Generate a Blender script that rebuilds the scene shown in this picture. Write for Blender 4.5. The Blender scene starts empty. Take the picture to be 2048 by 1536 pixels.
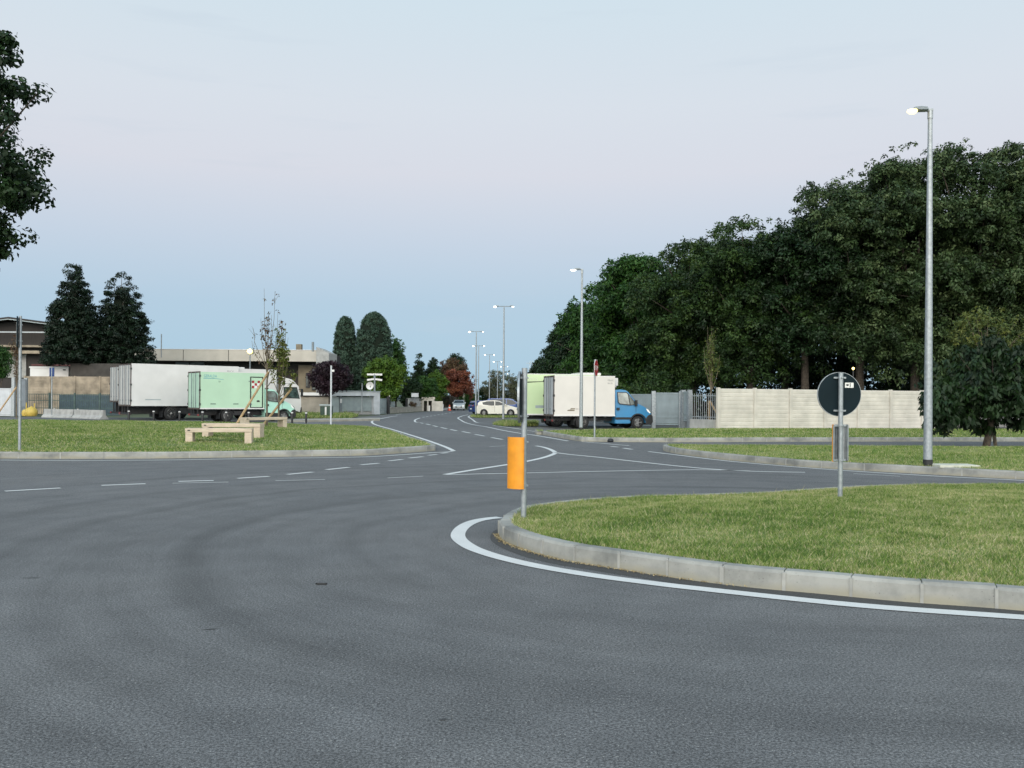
import bpy, bmesh, math, random
import numpy as np
from mathutils import Vector, Matrix
from mathutils.geometry import delaunay_2d_cdt
random.seed(7); RNG = np.random.default_rng(7)
R = math.radians
S = bpy.context.scene
C = S.collection
# ------------------------------------------------------------------ camera
F = 1850.0; HC = 1.5; ROLL = R(0.4); HZ = 800.0
cd = bpy.data.cameras.new('camera'); cam = bpy.data.objects.new('camera', cd); C.objects.link(cam)
cd.sensor_width = 36; cd.lens = 36*F/2048; cd.shift_y = (HZ-768)/2048; cd.clip_end = 6000; cd.clip_start = 0.1
cam.matrix_world = Matrix.Translation((0, 0, HC)) @ Matrix.Rotation(R(90), 4, 'X') @ Matrix.Rotation(ROLL, 4, 'Z')
S.camera = cam
def un(x, y):
    dx, dy = x-1024, y-HZ; c, s = math.cos(ROLL), math.sin(ROLL)
    return dx*c+dy*s, -dx*s+dy*c
def P(x, y, z=0.0):                       # pixel on a level of height z -> (X, Y)
    u, v = un(x, y); D = F*(HC-z)/v
    return (u*D/F, D)
def AX(x, D, y=800): return un(x, y)[0]*D/F
def AZ(y, D, x=1024): return HC - un(x, y)[1]*D/F
# ------------------------------------------------------------------ light
S.view_settings.view_transform = 'Standard'; S.view_settings.look = 'None'
S.view_settings.exposure = 0.0; S.view_settings.gamma = 1.0
SUN_EL = R(9); SUN_AZ = R(200)            # low dusk light from behind the camera, a little to the left
W = bpy.data.worlds.new('World'); S.world = W; W.use_nodes = True
nt = W.node_tree; nt.nodes.clear(); N = nt.nodes.new; L = nt.links.new
out = N('ShaderNodeOutputWorld'); bg = N('ShaderNodeBackground'); L(bg.outputs[0], out.inputs[0])
tc = N('ShaderNodeTexCoord'); sx = N('ShaderNodeSeparateXYZ'); L(tc.outputs['Generated'], sx.inputs[0])
ramp = N('ShaderNodeValToRGB'); L(sx.outputs[2], ramp.inputs[0])
def srgb(r, g, b):
    return tuple(((c/255+0.055)/1.055)**2.4 if c > 10 else c/255/12.92 for c in (r, g, b)) + (1,)
stops = [(0.0, (165, 197, 218)), (0.03, (169, 201, 222)), (0.10, (177, 202, 222)), (0.165, (196, 209, 225)), (0.235, (214, 217, 227)),
         (0.30, (215, 222, 231)), (0.40, (208, 224, 234)), (0.65, (170, 200, 222)), (1.0, (140, 178, 212))]
el = ramp.color_ramp.elements
el[0].position = 0; el[0].color = srgb(*stops[0][1]); el[1].position = 1; el[1].color = srgb(*stops[-1][1])
for p, c in stops[1:-1]:
    e = el.new(p); e.color = srgb(*c)
# faint high wisps
mp = N('ShaderNodeMapping'); L(tc.outputs['Generated'], mp.inputs[0]); mp.inputs['Scale'].default_value = (3, 3, 26)
nz = N('ShaderNodeTexNoise'); L(mp.outputs[0], nz.inputs[0]); nz.inputs['Scale'].default_value = 1.6; nz.inputs['Detail'].default_value = 6
wr = N('ShaderNodeMapRange'); L(nz.outputs[0], wr.inputs[0]); wr.inputs[1].default_value = .60; wr.inputs[2].default_value = .80; wr.inputs[4].default_value = .30
wm = N('ShaderNodeMixRGB'); L(wr.outputs[0], wm.inputs[0]); L(ramp.outputs[0], wm.inputs[1]); wm.inputs[2].default_value = srgb(192, 206, 220)
# afterglow behind the camera
ag = N('ShaderNodeMapRange'); L(sx.outputs[1], ag.inputs[0]); ag.inputs[1].default_value = 0.15; ag.inputs[2].default_value = -1.0; ag.inputs[3].default_value = 0; ag.inputs[4].default_value = 1
am = N('ShaderNodeMixRGB'); am.blend_type = 'MULTIPLY'; L(ag.outputs[0], am.inputs[0]); L(wm.outputs[0], am.inputs[1]); am.inputs[2].default_value = (6.2, 5.1, 4.1, 1)
sky = N('ShaderNodeTexSky'); sky.sky_type = 'NISHITA'; sky.sun_disc = False; sky.sun_elevation = SUN_EL; sky.sun_rotation = SUN_AZ
ad = N('ShaderNodeMixRGB'); ad.blend_type = 'ADD'; ad.inputs[0].default_value = 0.006
L(am.outputs[0], ad.inputs[1]); L(sky.outputs[0], ad.inputs[2]); L(ad.outputs[0], bg.inputs[0]); bg.inputs[1].default_value = 1.0
sl = bpy.data.lights.new('sun', 'SUN'); sl.energy = 0.9; sl.angle = R(25); sl.color = (1, .93, .85)
so = bpy.data.objects.new('sun', sl); C.objects.link(so)
sd = Vector((math.sin(SUN_AZ)*math.cos(R(25)), math.cos(SUN_AZ)*math.cos(R(25)), math.sin(R(25))))
so.rotation_euler = sd.to_track_quat('Z', 'Y').to_euler()
S.cycles.max_bounces = 6; S.cycles.diffuse_bounces = 3; S.cycles.transparent_max_bounces = 4
# ------------------------------------------------------------------ materials
def node_mat(name):
    m = bpy.data.materials.new(name); m.use_nodes = True
    return m, m.node_tree, m.node_tree.nodes['Principled BSDF']
def M(name, col, rough=.6, metal=0., var=.12, scale=6., bump=0., bscale=60., trans=0., col2=None, stretch=None, spec=None):
    m, t, b = node_mat(name); N = t.nodes.new; L = t.links.new
    b.inputs['Roughness'].default_value = rough; b.inputs['Metallic'].default_value = metal
    if spec is not None: b.inputs['Specular IOR Level'].default_value = spec
    tc = N('ShaderNodeTexCoord'); src = tc.outputs['Object']
    if stretch:
        mp = N('ShaderNodeMapping'); mp.inputs['Scale'].default_value = stretch; L(src, mp.inputs[0]); src = mp.outputs[0]
    n = N('ShaderNodeTexNoise'); n.inputs['Scale'].default_value = scale; n.inputs['Detail'].default_value = 6; L(src, n.inputs[0])
    r = N('ShaderNodeMapRange'); r.inputs[1].default_value = .3; r.inputs[2].default_value = .7; L(n.outputs[0], r.inputs[0])
    mx = N('ShaderNodeMixRGB'); L(r.outputs[0], mx.inputs[0])
    c2 = col2 or tuple(c*(1-2*var) for c in col)
    mx.inputs[1].default_value = (*c2, 1); mx.inputs[2].default_value = (*(min(1, c*(1+.3*var)) for c in col), 1)
    L(mx.outputs[0], b.inputs['Base Color'])
    if bump:
        n2 = N('ShaderNodeTexNoise'); n2.inputs['Scale'].default_value = bscale; n2.inputs['Detail'].default_value = 4; L(src, n2.inputs[0])
        bp = N('ShaderNodeBump'); bp.inputs['Strength'].default_value = bump; bp.inputs['Distance'].default_value = .02; L(n2.outputs[0], bp.inputs['Height']); L(bp.outputs[0], b.inputs['Normal'])
    return m
def emis(name, col, s):
    m, t, b = node_mat(name); b.inputs['Base Color'].default_value = (*col, 1); b.inputs['Emission Color'].default_value = (*col, 1); b.inputs['Emission Strength'].default_value = s
    return m
def leafmat(name, cols, rough=.55, trans=.15):
    m, t, b = node_mat(name); N = t.nodes.new; L = t.links.new
    a = N('ShaderNodeAttribute'); a.attribute_name = 'tint'
    r = N('ShaderNodeValToRGB'); L(a.outputs['Fac'], r.inputs[0]); e = r.color_ramp.elements
    e[0].color = (*cols[0], 1); e[1].color = (*cols[-1], 1)
    for i in range(1, len(cols)-1): q = e.new(i/(len(cols)-1)); q.color = (*cols[i], 1)
    L(r.outputs[0], b.inputs['Base Color']); b.inputs['Roughness'].default_value = rough; b.inputs['Specular IOR Level'].default_value = .28
    if trans:
        tr = N('ShaderNodeBsdfTranslucent'); L(r.outputs[0], tr.inputs[0]); mx = N('ShaderNodeMixShader'); mx.inputs[0].default_value = trans
        o = t.nodes['Material Output']; L(b.outputs[0], mx.inputs[1]); L(tr.outputs[0], mx.inputs[2]); L(mx.outputs[0], o.inputs[0])
    return m
def asphalt():
    m, t, b = node_mat('asphalt'); N = t.nodes.new; L = t.links.new
    tc = N('ShaderNodeTexCoord'); O = tc.outputs['Object']
    def noise(s, d=4, src=O):
        n = N('ShaderNodeTexNoise'); n.inputs['Scale'].default_value = s; n.inputs['Detail'].default_value = d; L(src, n.inputs[0]); return n.outputs[0]
    def rng(v, a, b_, c, d):
        r = N('ShaderNodeMapRange'); L(v, r.inputs[0])
        for i, x in enumerate((a, b_, c, d)): r.inputs[i+1].default_value = x
        return r.outputs[0]
    def mul(a, b_, op='MULTIPLY'):
        q = N('ShaderNodeMath'); q.operation = op
        for i, x in enumerate((a, b_)):
            if isinstance(x, (int, float)): q.inputs[i].default_value = x
            else: L(x, q.inputs[i])
        return q.outputs[0]
    # tyre wear running round the island: noise stretched along circles about the island
    mp = N('ShaderNodeMapping'); mp.inputs['Location'].default_value = (-2.7, -10.2, 0); L(O, mp.inputs[0])
    ln = N('ShaderNodeVectorMath'); ln.operation = 'LENGTH'; L(mp.outputs[0], ln.inputs[0]); r = ln.outputs['Value']
    nm = N('ShaderNodeVectorMath'); nm.operation = 'NORMALIZE'; L(mp.outputs[0], nm.inputs[0])
    cb = N('ShaderNodeSeparateXYZ'); L(nm.outputs[0], cb.inputs[0])
    rr = mul(r, mul(rng(noise(.3, 2), 0, 1, -.42, .42), 0, 'ADD'), 'ADD')
    cv = N('ShaderNodeCombineXYZ'); L(mul(rr, 1.5), cv.inputs[0]); L(mul(cb.outputs[0], .55), cv.inputs[1]); L(mul(cb.outputs[1], .55), cv.inputs[2])
    streak = mul(rng(noise(2.2, 8, cv.outputs[0]), .3, .7, .90, 1.10), rng(noise(9, 4, cv.outputs[0]), .3, .7, .95, 1.05))
    def ring(rad, w, depth):
        d = N('ShaderNodeMath'); d.operation = 'ABSOLUTE'; L(mul(rr, -rad, 'ADD'), d.inputs[0])
        s = N('ShaderNodeMapRange'); s.interpolation_type = 'SMOOTHSTEP'; L(d.outputs[0], s.inputs[0]); s.inputs[1].default_value = 0; s.inputs[2].default_value = w; s.inputs[3].default_value = depth; s.inputs[4].default_value = 1
        return s.outputs[0]
    rings = mul(ring(6.0, .30, .80), mul(ring(7.75, .20, .82), mul(ring(9.2, .24, .86), mul(ring(4.4, .25, .90), ring(11.5, .25, .88)))))
    big = mul(rng(noise(.16, 4), .3, .7, .90, 1.08), rng(noise(1.9, 8), .35, .65, .90, 1.07))
    grain = mul(mul(rng(noise(75, 2), .38, .62, .58, 1.42), rng(noise(190, 2), .38, .62, .6, 1.4)), rng(noise(28, 3), .3, .44, .72, 1.0))
    grain2 = rng(noise(45, 3), .3, .7, .86, 1.14)
    v = N('ShaderNodeTexVoronoi'); v.inputs['Scale'].default_value = 55; L(O, v.inputs[0])
    sp = rng(v.outputs['Distance'], .1, .24, 1, 0)
    wn = N('ShaderNodeTexWhiteNoise'); L(v.outputs['Position'], wn.inputs[0]); spk = mul(sp, rng(wn.outputs[0], .90, .91, 0, 1))
    val = mul(mul(mul(streak, rings), mul(big, grain2)), grain)
    mx = N('ShaderNodeMixRGB'); mx.blend_type = 'MULTIPLY'; mx.inputs[0].default_value = 1
    hue = N('ShaderNodeMixRGB'); L(noise(.5, 3), hue.inputs[0]); hue.inputs[1].default_value = (.103, .105, .109, 1); hue.inputs[2].default_value = (.127, .124, .123, 1)
    L(hue.outputs[0], mx.inputs[1]); cc = N('ShaderNodeCombineXYZ'); [L(val, cc.inputs[i]) for i in range(3)]; L(cc.outputs[0], mx.inputs[2])
    m2 = N('ShaderNodeMixRGB'); L(mul(spk, .7), m2.inputs[0]); L(mx.outputs[0], m2.inputs[1]); m2.inputs[2].default_value = (.5, .49, .46, 1)
    L(m2.outputs[0], b.inputs['Base Color']); b.inputs['Roughness'].default_value = .8
    b.inputs['Specular IOR Level'].default_value = .3
    bp = N('ShaderNodeBump'); bp.inputs['Strength'].default_value = .5; bp.inputs['Distance'].default_value = .006; L(noise(120, 3), bp.inputs['Height']); L(bp.outputs[0], b.inputs['Normal'])
    return m
def paintmat():
    m, t, b = node_mat('road_paint'); N = t.nodes.new; L = t.links.new
    tc = N('ShaderNodeTexCoord'); n = N('ShaderNodeTexNoise'); n.inputs['Scale'].default_value = 90; n.inputs['Detail'].default_value = 5; L(tc.outputs['Object'], n.inputs[0])
    n2 = N('ShaderNodeTexNoise'); n2.inputs['Scale'].default_value = 3; L(tc.outputs['Object'], n2.inputs[0])
    r = N('ShaderNodeMapRange'); r.inputs[1].default_value = .28; r.inputs[2].default_value = .42; L(n.outputs[0], r.inputs[0])
    c = N('ShaderNodeMixRGB'); L(n2.outputs[0], c.inputs[0]); c.inputs[1].default_value = (.50, .50, .49, 1); c.inputs[2].default_value = (.62, .62, .61, 1)
    d = N('ShaderNodeMixRGB'); L(r.outputs[0], d.inputs[0]); d.inputs[1].default_value = (.36, .37, .38, 1); L(c.outputs[0], d.inputs[2])
    L(d.outputs[0], b.inputs['Base Color']); b.inputs['Roughness'].default_value = .6
    return m
def kerbmat():
    m, t, b = node_mat('kerb_concrete'); N = t.nodes.new; L = t.links.new
    tc = N('ShaderNodeTexCoord'); O = tc.outputs['Object']
    n = N('ShaderNodeTexNoise'); n.inputs['Scale'].default_value = 1.5; n.inputs['Detail'].default_value = 10; n.inputs['Roughness'].default_value = .65; L(O, n.inputs[0])
    r = N('ShaderNodeValToRGB'); L(n.outputs[0], r.inputs[0]); r.color_ramp.elements[0].position = .34; r.color_ramp.elements[0].color = (.14, .143, .135, 1); r.color_ramp.elements[1].position = .60; r.color_ramp.elements[1].color = (.30, .30, .28, 1)
    v = N('ShaderNodeTexVoronoi'); v.inputs['Scale'].default_value = 38; L(O, v.inputs[0])
    pr = N('ShaderNodeMapRange'); L(v.outputs['Distance'], pr.inputs[0]); pr.inputs[1].default_value = .0; pr.inputs[2].default_value = .22; pr.inputs[3].default_value = 1; pr.inputs[4].default_value = 0
    n2 = N('ShaderNodeTexNoise'); n2.inputs['Scale'].default_value = 4; L(O, n2.inputs[0]); r2 = N('ShaderNodeMapRange'); L(n2.outputs[0], r2.inputs[0]); r2.inputs[1].default_value = .50; r2.inputs[2].default_value = .62
    mu = N('ShaderNodeMath'); mu.operation = 'MULTIPLY'; L(pr.outputs[0], mu.inputs[0]); L(r2.outputs[0], mu.inputs[1])
    mx = N('ShaderNodeMixRGB'); L(mu.outputs[0], mx.inputs[0]); L(r.outputs[0], mx.inputs[1]); mx.inputs[2].default_value = (.06, .055, .05, 1)
    # sandy dirt stain near the ground
    s = N('ShaderNodeSeparateXYZ'); L(O, s.inputs[0]); n3 = N('ShaderNodeTexNoise'); n3.inputs['Scale'].default_value = 3; n3.inputs['Detail'].default_value = 6; L(O, n3.inputs[0])
    ma = N('ShaderNodeMath'); ma.operation = 'MULTIPLY_ADD'; L(n3.outputs[0], ma.inputs[0]); ma.inputs[1].default_value = -.16; L(s.outputs[2], ma.inputs[2])
    r3 = N('ShaderNodeMapRange'); L(ma.outputs[0], r3.inputs[0]); r3.inputs[1].default_value = -.075; r3.inputs[2].default_value = -.01; r3.inputs[3].default_value = .75; r3.inputs[4].default_value = 0
    m3 = N('ShaderNodeMixRGB'); L(r3.outputs[0], m3.inputs[0]); L(mx.outputs[0], m3.inputs[1]); m3.inputs[2].default_value = (.25, .23, .17, 1)
    L(m3.outputs[0], b.inputs['Base Color']); b.inputs['Roughness'].default_value = .85
    n4 = N('ShaderNodeTexNoise'); n4.inputs['Scale'].default_value = 150; L(O, n4.inputs[0])
    bp = N('ShaderNodeBump'); bp.inputs['Strength'].default_value = .35; bp.inputs['Distance'].default_value = .004; L(n4.outputs[0], bp.inputs['Height']); L(bp.outputs[0], b.inputs['Normal'])
    return m
def lawnmat():
    m, t, b = node_mat('lawn_soil'); N = t.nodes.new; L = t.links.new
    tc = N('ShaderNodeTexCoord'); n = N('ShaderNodeTexNoise'); n.inputs['Scale'].default_value = 1.1; n.inputs['Detail'].default_value = 12; n.inputs['Roughness'].default_value = .75; L(tc.outputs['Object'], n.inputs[0])
    r = N('ShaderNodeValToRGB'); L(n.outputs[0], r.inputs[0]); e = r.color_ramp.elements
    e[0].position = .3; e[0].color = (.07, .11, .025, 1); e[1].position = .75; e[1].color = (.24, .21, .10, 1); q = e.new(.5); q.color = (.12, .17, .04, 1)
    L(r.outputs[0], b.inputs['Base Color']); b.inputs['Roughness'].default_value = .9; return m
MT = dict(
 asphalt=asphalt(), paint=paintmat(), kerb=kerbmat(), lawn=lawnmat(),
 mortar=M('mortar', (.33, .33, .31), .9, var=.2), gutter=M('dark_asphalt', (.062, .061, .06), .85, var=.25, scale=60, bump=.4, bscale=130),
 galv=M('galvanised_steel', (.33, .36, .38), .45, .55, .15, 14), galvd=M('grey_steel', (.20, .23, .25), .5, .4, .12, 10),
 concrete=M('concrete', (.34, .34, .33), .85, 0, .15, 3, .2), cream=M('cream_precast', (.52, .49, .44), .85, 0, .12, 1.5, .2),
 tan=M('tan_precast', (.34, .28, .21), .85, 0, .3, 1.2, .2), fascia=M('fascia_panel', (.44, .41, .36), .8, 0, .08, .8),
 white=M('white_paint', (.62, .61, .60), .4, 0, .05, 1.2), boxw=M('warm_white_panel', (.60, .57, .53), .4, 0, .05, .9), greyw=M('grey_white_wall', (.50, .52, .55), .7, 0, .1, 2),
 mint=M('mint_paint', (.42, .60, .44), .4, 0, .05, .8), mintc=M('mint_cab_paint', (.36, .62, .52), .3, 0, .04, .8), green=M('pale_green_paint', (.50, .62, .37), .4, 0, .06, .8),
 blue=M('blue_paint', (.028, .19, .38), .3, 0, .06, 1.5), carblue=M('royal_blue_paint', (.02, .07, .26), .25, 0, .05, 2), navy=M('navy_paint', (.012, .035, .14), .25, 0, .05, 2), carw=M('cream_white_paint', (.66, .63, .58), .25, 0, .03, 2), silver=M('silver_paint', (.42, .46, .47), .35, .1, .05, 2),
 doorw=M('grey_white_door', (.42, .42, .41), .5, 0, .08, 2), scuff=M('tar_scuff', (.055, .055, .056), .8, 0, .2, 40), coner=M('cone_plastic', (.55, .08, .03), .5), black=M('black_plastic', (.012, .013, .015), .5, 0, .2, 8), dark=M('dark_steel', (.02, .02, .022), .6, 0, .3, 6), tyre=M('tyre_rubber', (.014, .014, .015), .85, 0, .2, 20),
 rim=M('wheel_rim', (.36, .36, .36), .4, .5, .25, 10), rimd=M('dirty_wheel_rim', (.42, .41, .40), .6, .3, .4, 12),
 glass=M('dark_glass', (.02, .028, .032), .15, 0, .05, 3, spec=.25), glassl=M('screened_glass', (.30, .33, .31), .12, 0, .3, 2.5), glassm=M('green_glass', (.10, .15, .14), .08, 0, .5, 3),
 doorg=M('rear_door_paint', (.36, .38, .40), .45, 0, .08, 2), doorm=M('mint_door_paint', (.34, .50, .40), .45, 0, .1, 2), frame=M('rusty_frame', (.10, .075, .065), .7, .1, .4, 8),
 orange=M('orange_reflector', (.74, .28, .010), .5, 0, .10, 7), signback=M('dark_sign_back', (.006, .015, .020), .75, 0, .1, 3, spec=.15), sticker=M('white_sticker', (.7, .7, .68), .5, 0, .1, 60),
 red=M('red_sign', (.30, .012, .02), .45, 0, .08, 8), redl=M('red_lens', (.22, .02, .02), .3), lamp=emis('headlight_lens', (.8, .8, .78), .0),
 wood=M('pale_timber', (.56, .46, .36), .75, 0, .16, 5, .25, 40, stretch=(.6, 6, 6)), stake=M('stake_timber', (.46, .32, .18), .8, 0, .2, 6, .2),
 bark=M('bark', (.075, .06, .045), .9, 0, .35, 9, .5, 25), barkp=M('pale_bark', (.16, .13, .09), .9, 0, .3, 9, .3),
 brown=M('dark_brown_cladding', (.022, .017, .015), .7, 0, .3, 3, stretch=(8, 8, .5)), roofd=M('dark_roof', (.03, .028, .028), .8, 0, .2, 4), maroon=M('maroon_trim', (.10, .03, .03), .7),
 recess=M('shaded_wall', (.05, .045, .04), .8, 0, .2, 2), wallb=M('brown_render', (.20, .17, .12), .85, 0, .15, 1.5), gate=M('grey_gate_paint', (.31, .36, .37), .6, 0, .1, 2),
 gateb=M('blue_grey_gate', (.20, .245, .265), .6, 0, .12, 2), fenceg=M('green_fence', (.045, .085, .08), .6, 0, .2, 4), yellow=M('yellow_plastic', (.50, .36, .07), .5, 0, .1, 6),
 bollb=M('bollard_black', (.012, .012, .014), .5), binn=M('green_bin', (.02, .05, .035), .5), gateblue=M('dark_blue_screen', (.045, .075, .10), .7, 0, .2, 3),
 glow=emis('lamp_glow', (1.0, .76, .26), 3.4), glow2=emis('lamp_glow_white', (1.0, .97, .85), 9), text=M('blue_lettering', (.12, .36, .42), .5), grey=M('grey_lettering', (.25, .26, .26), .5), pale=M('pale_lettering', (.62, .66, .52), .5),
 straw=M('straw', (.42, .34, .19), .9, 0, .3, 30), slab=M('pale_slab', (.50, .50, .42), .85, 0, .1, 6), hill=M('earth', (.07, .085, .04), .95, 0, .3, .05), foul=M('lot_asphalt', (.112, .112, .114), .85, 0, .2, .6, .2, 60),
 pavement=M('pavement', (.32, .30, .26), .9, 0, .15, 2), window=emis('lit_window', (1, .72, .35), 2.2),
)
def lg(base): return [tuple(c*k for c in base) for k in (.55, .8, 1.0)]
LM = dict(
 oak=leafmat('oak_leaves', [(.005, .014, .004), (.014, .034, .008), (.027, .057, .011), (.052, .088, .018)]),
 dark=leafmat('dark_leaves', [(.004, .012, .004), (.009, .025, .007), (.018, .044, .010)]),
 willow=leafmat('willow_leaves', [(.008, .017, .006), (.020, .040, .012), (.040, .070, .022), (.095, .125, .052)]),
 mid=leafmat('mid_leaves', [(.009, .032, .006), (.022, .066, .010), (.045, .105, .017)]),
 conifer=leafmat('conifer_needles', [(.0015, .007, .003), (.004, .013, .005), (.008, .023, .008)], trans=.05),
 cypress=leafmat('clipped_cypress', [(0.019, 0.041, 0.026), (0.038, 0.072, 0.048), (0.066, 0.108, 0.070)], trans=.05),
 bright=leafmat('bright_leaves', [(.022, .055, .006), (.05, .105, .010), (.10, .165, .016)]),
 plum=leafmat('plum_leaves', [(.008, .004, .006), (.018, .008, .014), (.035, .015, .022)], trans=.08),
 red=leafmat('red_leaves', [(.07, .022, .014), (.15, .045, .025), (.24, .08, .035)]),
 redd=leafmat('brown_leaves', [(.05, .035, .02), (.09, .05, .03), (.10, .08, .03)]),
 olive=leafmat('olive_leaves', [(.035, .045, .022), (.075, .085, .045), (.14, .13, .085)]),
 yell=leafmat('yellowing_leaves', [(.04, .06, .012), (.09, .115, .02), (.16, .15, .03)]),
 yello=leafmat('olive_yellow_leaves', [(.03, .05, .012), (.07, .095, .02), (.13, .14, .03)]),
 core=leafmat('crown_shade', [(.004, .009, .004), (.006, .013, .005)], .9, 0),  # near-black: shade in the gaps of a crown put into the colour
 hedge=leafmat('brown_hedge', [(.035, .03, .018), (.06, .05, .03), (.08, .08, .035)]),
 grass=leafmat('grass_blades', [(.060, .118, .022), (.118, .205, .036), (.19, .275, .054), (.31, .33, .12), (.46, .41, .23), (.56, .50, .32)], .7, .25),
)
# ------------------------------------------------------------------ object helpers
def tag(o, label=None, cat=None, group=None, kind=None):
    if label: o['label'] = label
    if cat: o['category'] = cat
    if group: o['group'] = group
    if kind: o['kind'] = kind
    return o
def empty(name, loc, rz=0, label=None, cat=None, group=None):
    o = bpy.data.objects.new(name, None); o.empty_display_size = .2; C.objects.link(o)
    o.location = loc; o.rotation_euler = (0, 0, rz); return tag(o, label, cat, group)
class MB:
    def __init__(s): s.v = []; s.f = []
    def quad(s, a, b, c, d): i = len(s.v); s.v += [a, b, c, d]; s.f.append((i, i+1, i+2, i+3)); return s
    def poly(s, pts): i = len(s.v); s.v += [tuple(p) for p in pts]; s.f.append(tuple(range(i, i+len(pts)))); return s
    def box(s, x0, x1, y0, y1, z0, z1):
        i = len(s.v); s.v += [(x, y, z) for z in (z0, z1) for x, y in ((x0, y0), (x1, y0), (x1, y1), (x0, y1))]
        s.f += [tuple(i+k for k in q) for q in ((3, 2, 1, 0), (4, 5, 6, 7), (0, 1, 5, 4), (1, 2, 6, 5), (2, 3, 7, 6), (3, 0, 4, 7))]; return s
    def bar(s, a, b, w, h=None):            # rectangular bar between two points
        h = h or w; a = Vector(a); b = Vector(b); d = (b-a).normalized(); u = Vector((0, 0, 1)) if abs(d.z) < .95 else Vector((1, 0, 0))
        p = d.cross(u).normalized()*w/2; q = p.cross(d).normalized()*h/2; i = len(s.v)
        for c in (a, b): s.v += [tuple(c+p+q), tuple(c-p+q), tuple(c-p-q), tuple(c+p-q)]
        s.f += [tuple(i+k for k in z) for z in ((0, 1, 2, 3), (7, 6, 5, 4), (0, 4, 5, 1), (1, 5, 6, 2), (2, 6, 7, 3), (3, 7, 4, 0))]; return s
    def tube(s, pts, rad, n=8, cap=True):
        pts = [Vector(p) for p in pts]; rad = rad if isinstance(rad, (list, tuple)) else [rad]*len(pts); i0 = len(s.v); pu = None
        for k, p in enumerate(pts):
            d = (pts[min(k+1, len(pts)-1)]-pts[max(k-1, 0)]).normalized()
            u = (Vector((1, 0, 0)) if abs(d.x) < .9 else Vector((0, 1, 0))) if pu is None else pu
            u = (u - d*u.dot(d)).normalized(); pu = u; w = d.cross(u)
            for j in range(n):
                a = 2*math.pi*j/n; s.v.append(tuple(p+(u*math.cos(a)+w*math.sin(a))*rad[k]))
        for k in range(len(pts)-1):
            for j in range(n):
                a = i0+k*n+j; b = i0+k*n+(j+1) % n; s.f.append((a, b, b+n, a+n))
        if cap: s.f += [tuple(i0+j for j in range(n))[::-1], tuple(i0+(len(pts)-1)*n+j for j in range(n))]
        return s
    def lathe(s, prof, n=24, axis='z', o=(0, 0, 0)):      # prof: (radius, height)
        i0 = len(s.v)
        for r, h in prof:
            for j in range(n):
                a = 2*math.pi*j/n; c, d = r*math.cos(a), r*math.sin(a)
                s.v.append((o[0]+c, o[1]+d, o[2]+h) if axis == 'z' else (o[0]+c, o[1]+h, o[2]+d) if axis == 'y' else (o[0]+h, o[1]+c, o[2]+d))
        for k in range(len(prof)-1):
            for j in range(n):
                a = i0+k*n+j; b = i0+k*n+(j+1) % n; s.f.append((a, b, b+n, a+n))
        s.f += [tuple(i0+j for j in range(n))[::-1], tuple(i0+(len(prof)-1)*n+j for j in range(n))]; return s
    def prism(s, prof, y0, y1, ax='y'):     # prof (x,z) extruded along y
        n = len(prof); i = len(s.v)
        for y in (y0, y1): s.v += [(p[0], y, p[1]) for p in prof] if ax == 'y' else [(p[0], p[1], y) for p in prof]
        s.f += [tuple(i+j for j in range(n)), tuple(i+n+j for j in range(n))[::-1]]
        s.f += [(i+j, i+n+j, i+n+(j+1) % n, i+(j+1) % n) for j in range(n)]; return s
    def build(s, name, mat, parent=None, smooth=False, bevel=0, seg=2):
        me = bpy.data.meshes.new(name); me.from_pydata([tuple(v) for v in s.v], [], s.f); me.materials.append(mat)
        bm = bmesh.new(); bm.from_mesh(me); bmesh.ops.recalc_face_normals(bm, faces=bm.faces)
        if bevel:
            bmesh.ops.remove_doubles(bm, verts=bm.verts, dist=1e-5)
            es = [e for e in bm.edges if len(e.link_faces) == 2 and e.calc_face_angle(0) > .5]
            bmesh.ops.bevel(bm, geom=es, offset=bevel, segments=seg, profile=.6, affect='EDGES', clamp_overlap=True)
        bm.to_mesh(me); bm.free()
        if smooth:
            me.shade_smooth()
            try: me.set_sharp_from_angle(angle=R(40))
            except Exception: pass
        o = bpy.data.objects.new(name, me); C.objects.link(o)
        if parent: o.parent = parent
        return o
def npmesh(name, V, faces, mat, tint=None, parent=None):
    k = faces.shape[1]; me = bpy.data.meshes.new(name); me.vertices.add(len(V)); me.vertices.foreach_set('co', V.astype(np.float32).ravel())
    me.loops.add(faces.size); me.loops.foreach_set('vertex_index', faces.astype(np.int32).ravel())
    me.polygons.add(len(faces)); me.polygons.foreach_set('loop_start', np.arange(0, faces.size, k, dtype=np.int32)); me.polygons.foreach_set('loop_total', np.full(len(faces), k, dtype=np.int32))
    me.update(calc_edges=True); me.materials.append(mat)
    if tint is not None:
        a = me.attributes.new('tint', 'FLOAT', 'POINT'); a.data.foreach_set('value', tint.astype(np.float32))
    o = bpy.data.objects.new(name, me); C.objects.link(o)
    if parent: o.parent = parent
    return o
def text(name, s, size, mat, parent, loc, rot, depth=.004, sx=1.):
    cu = bpy.data.curves.new('t', 'FONT'); cu.body = s; cu.size = size; cu.extrude = depth/2; cu.resolution_u = 3
    t = bpy.data.objects.new('t', cu); C.objects.link(t); dg = bpy.context.evaluated_depsgraph_get()
    me = bpy.data.meshes.new_from_object(t.evaluated_get(dg)); bpy.data.objects.remove(t); me.materials.clear(); me.materials.append(mat)
    o = bpy.data.objects.new(name, me); C.objects.link(o); o.parent = parent; o.location = loc; o.rotation_euler = rot; o.scale = (sx, 1, 1); return o
def copy_tree(o, parent=None):
    c = o.copy(); C.objects.link(c); c.parent = parent
    for ch in [x for x in list(C.objects) if x.parent == o]: copy_tree(ch, c)
    return c
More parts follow.
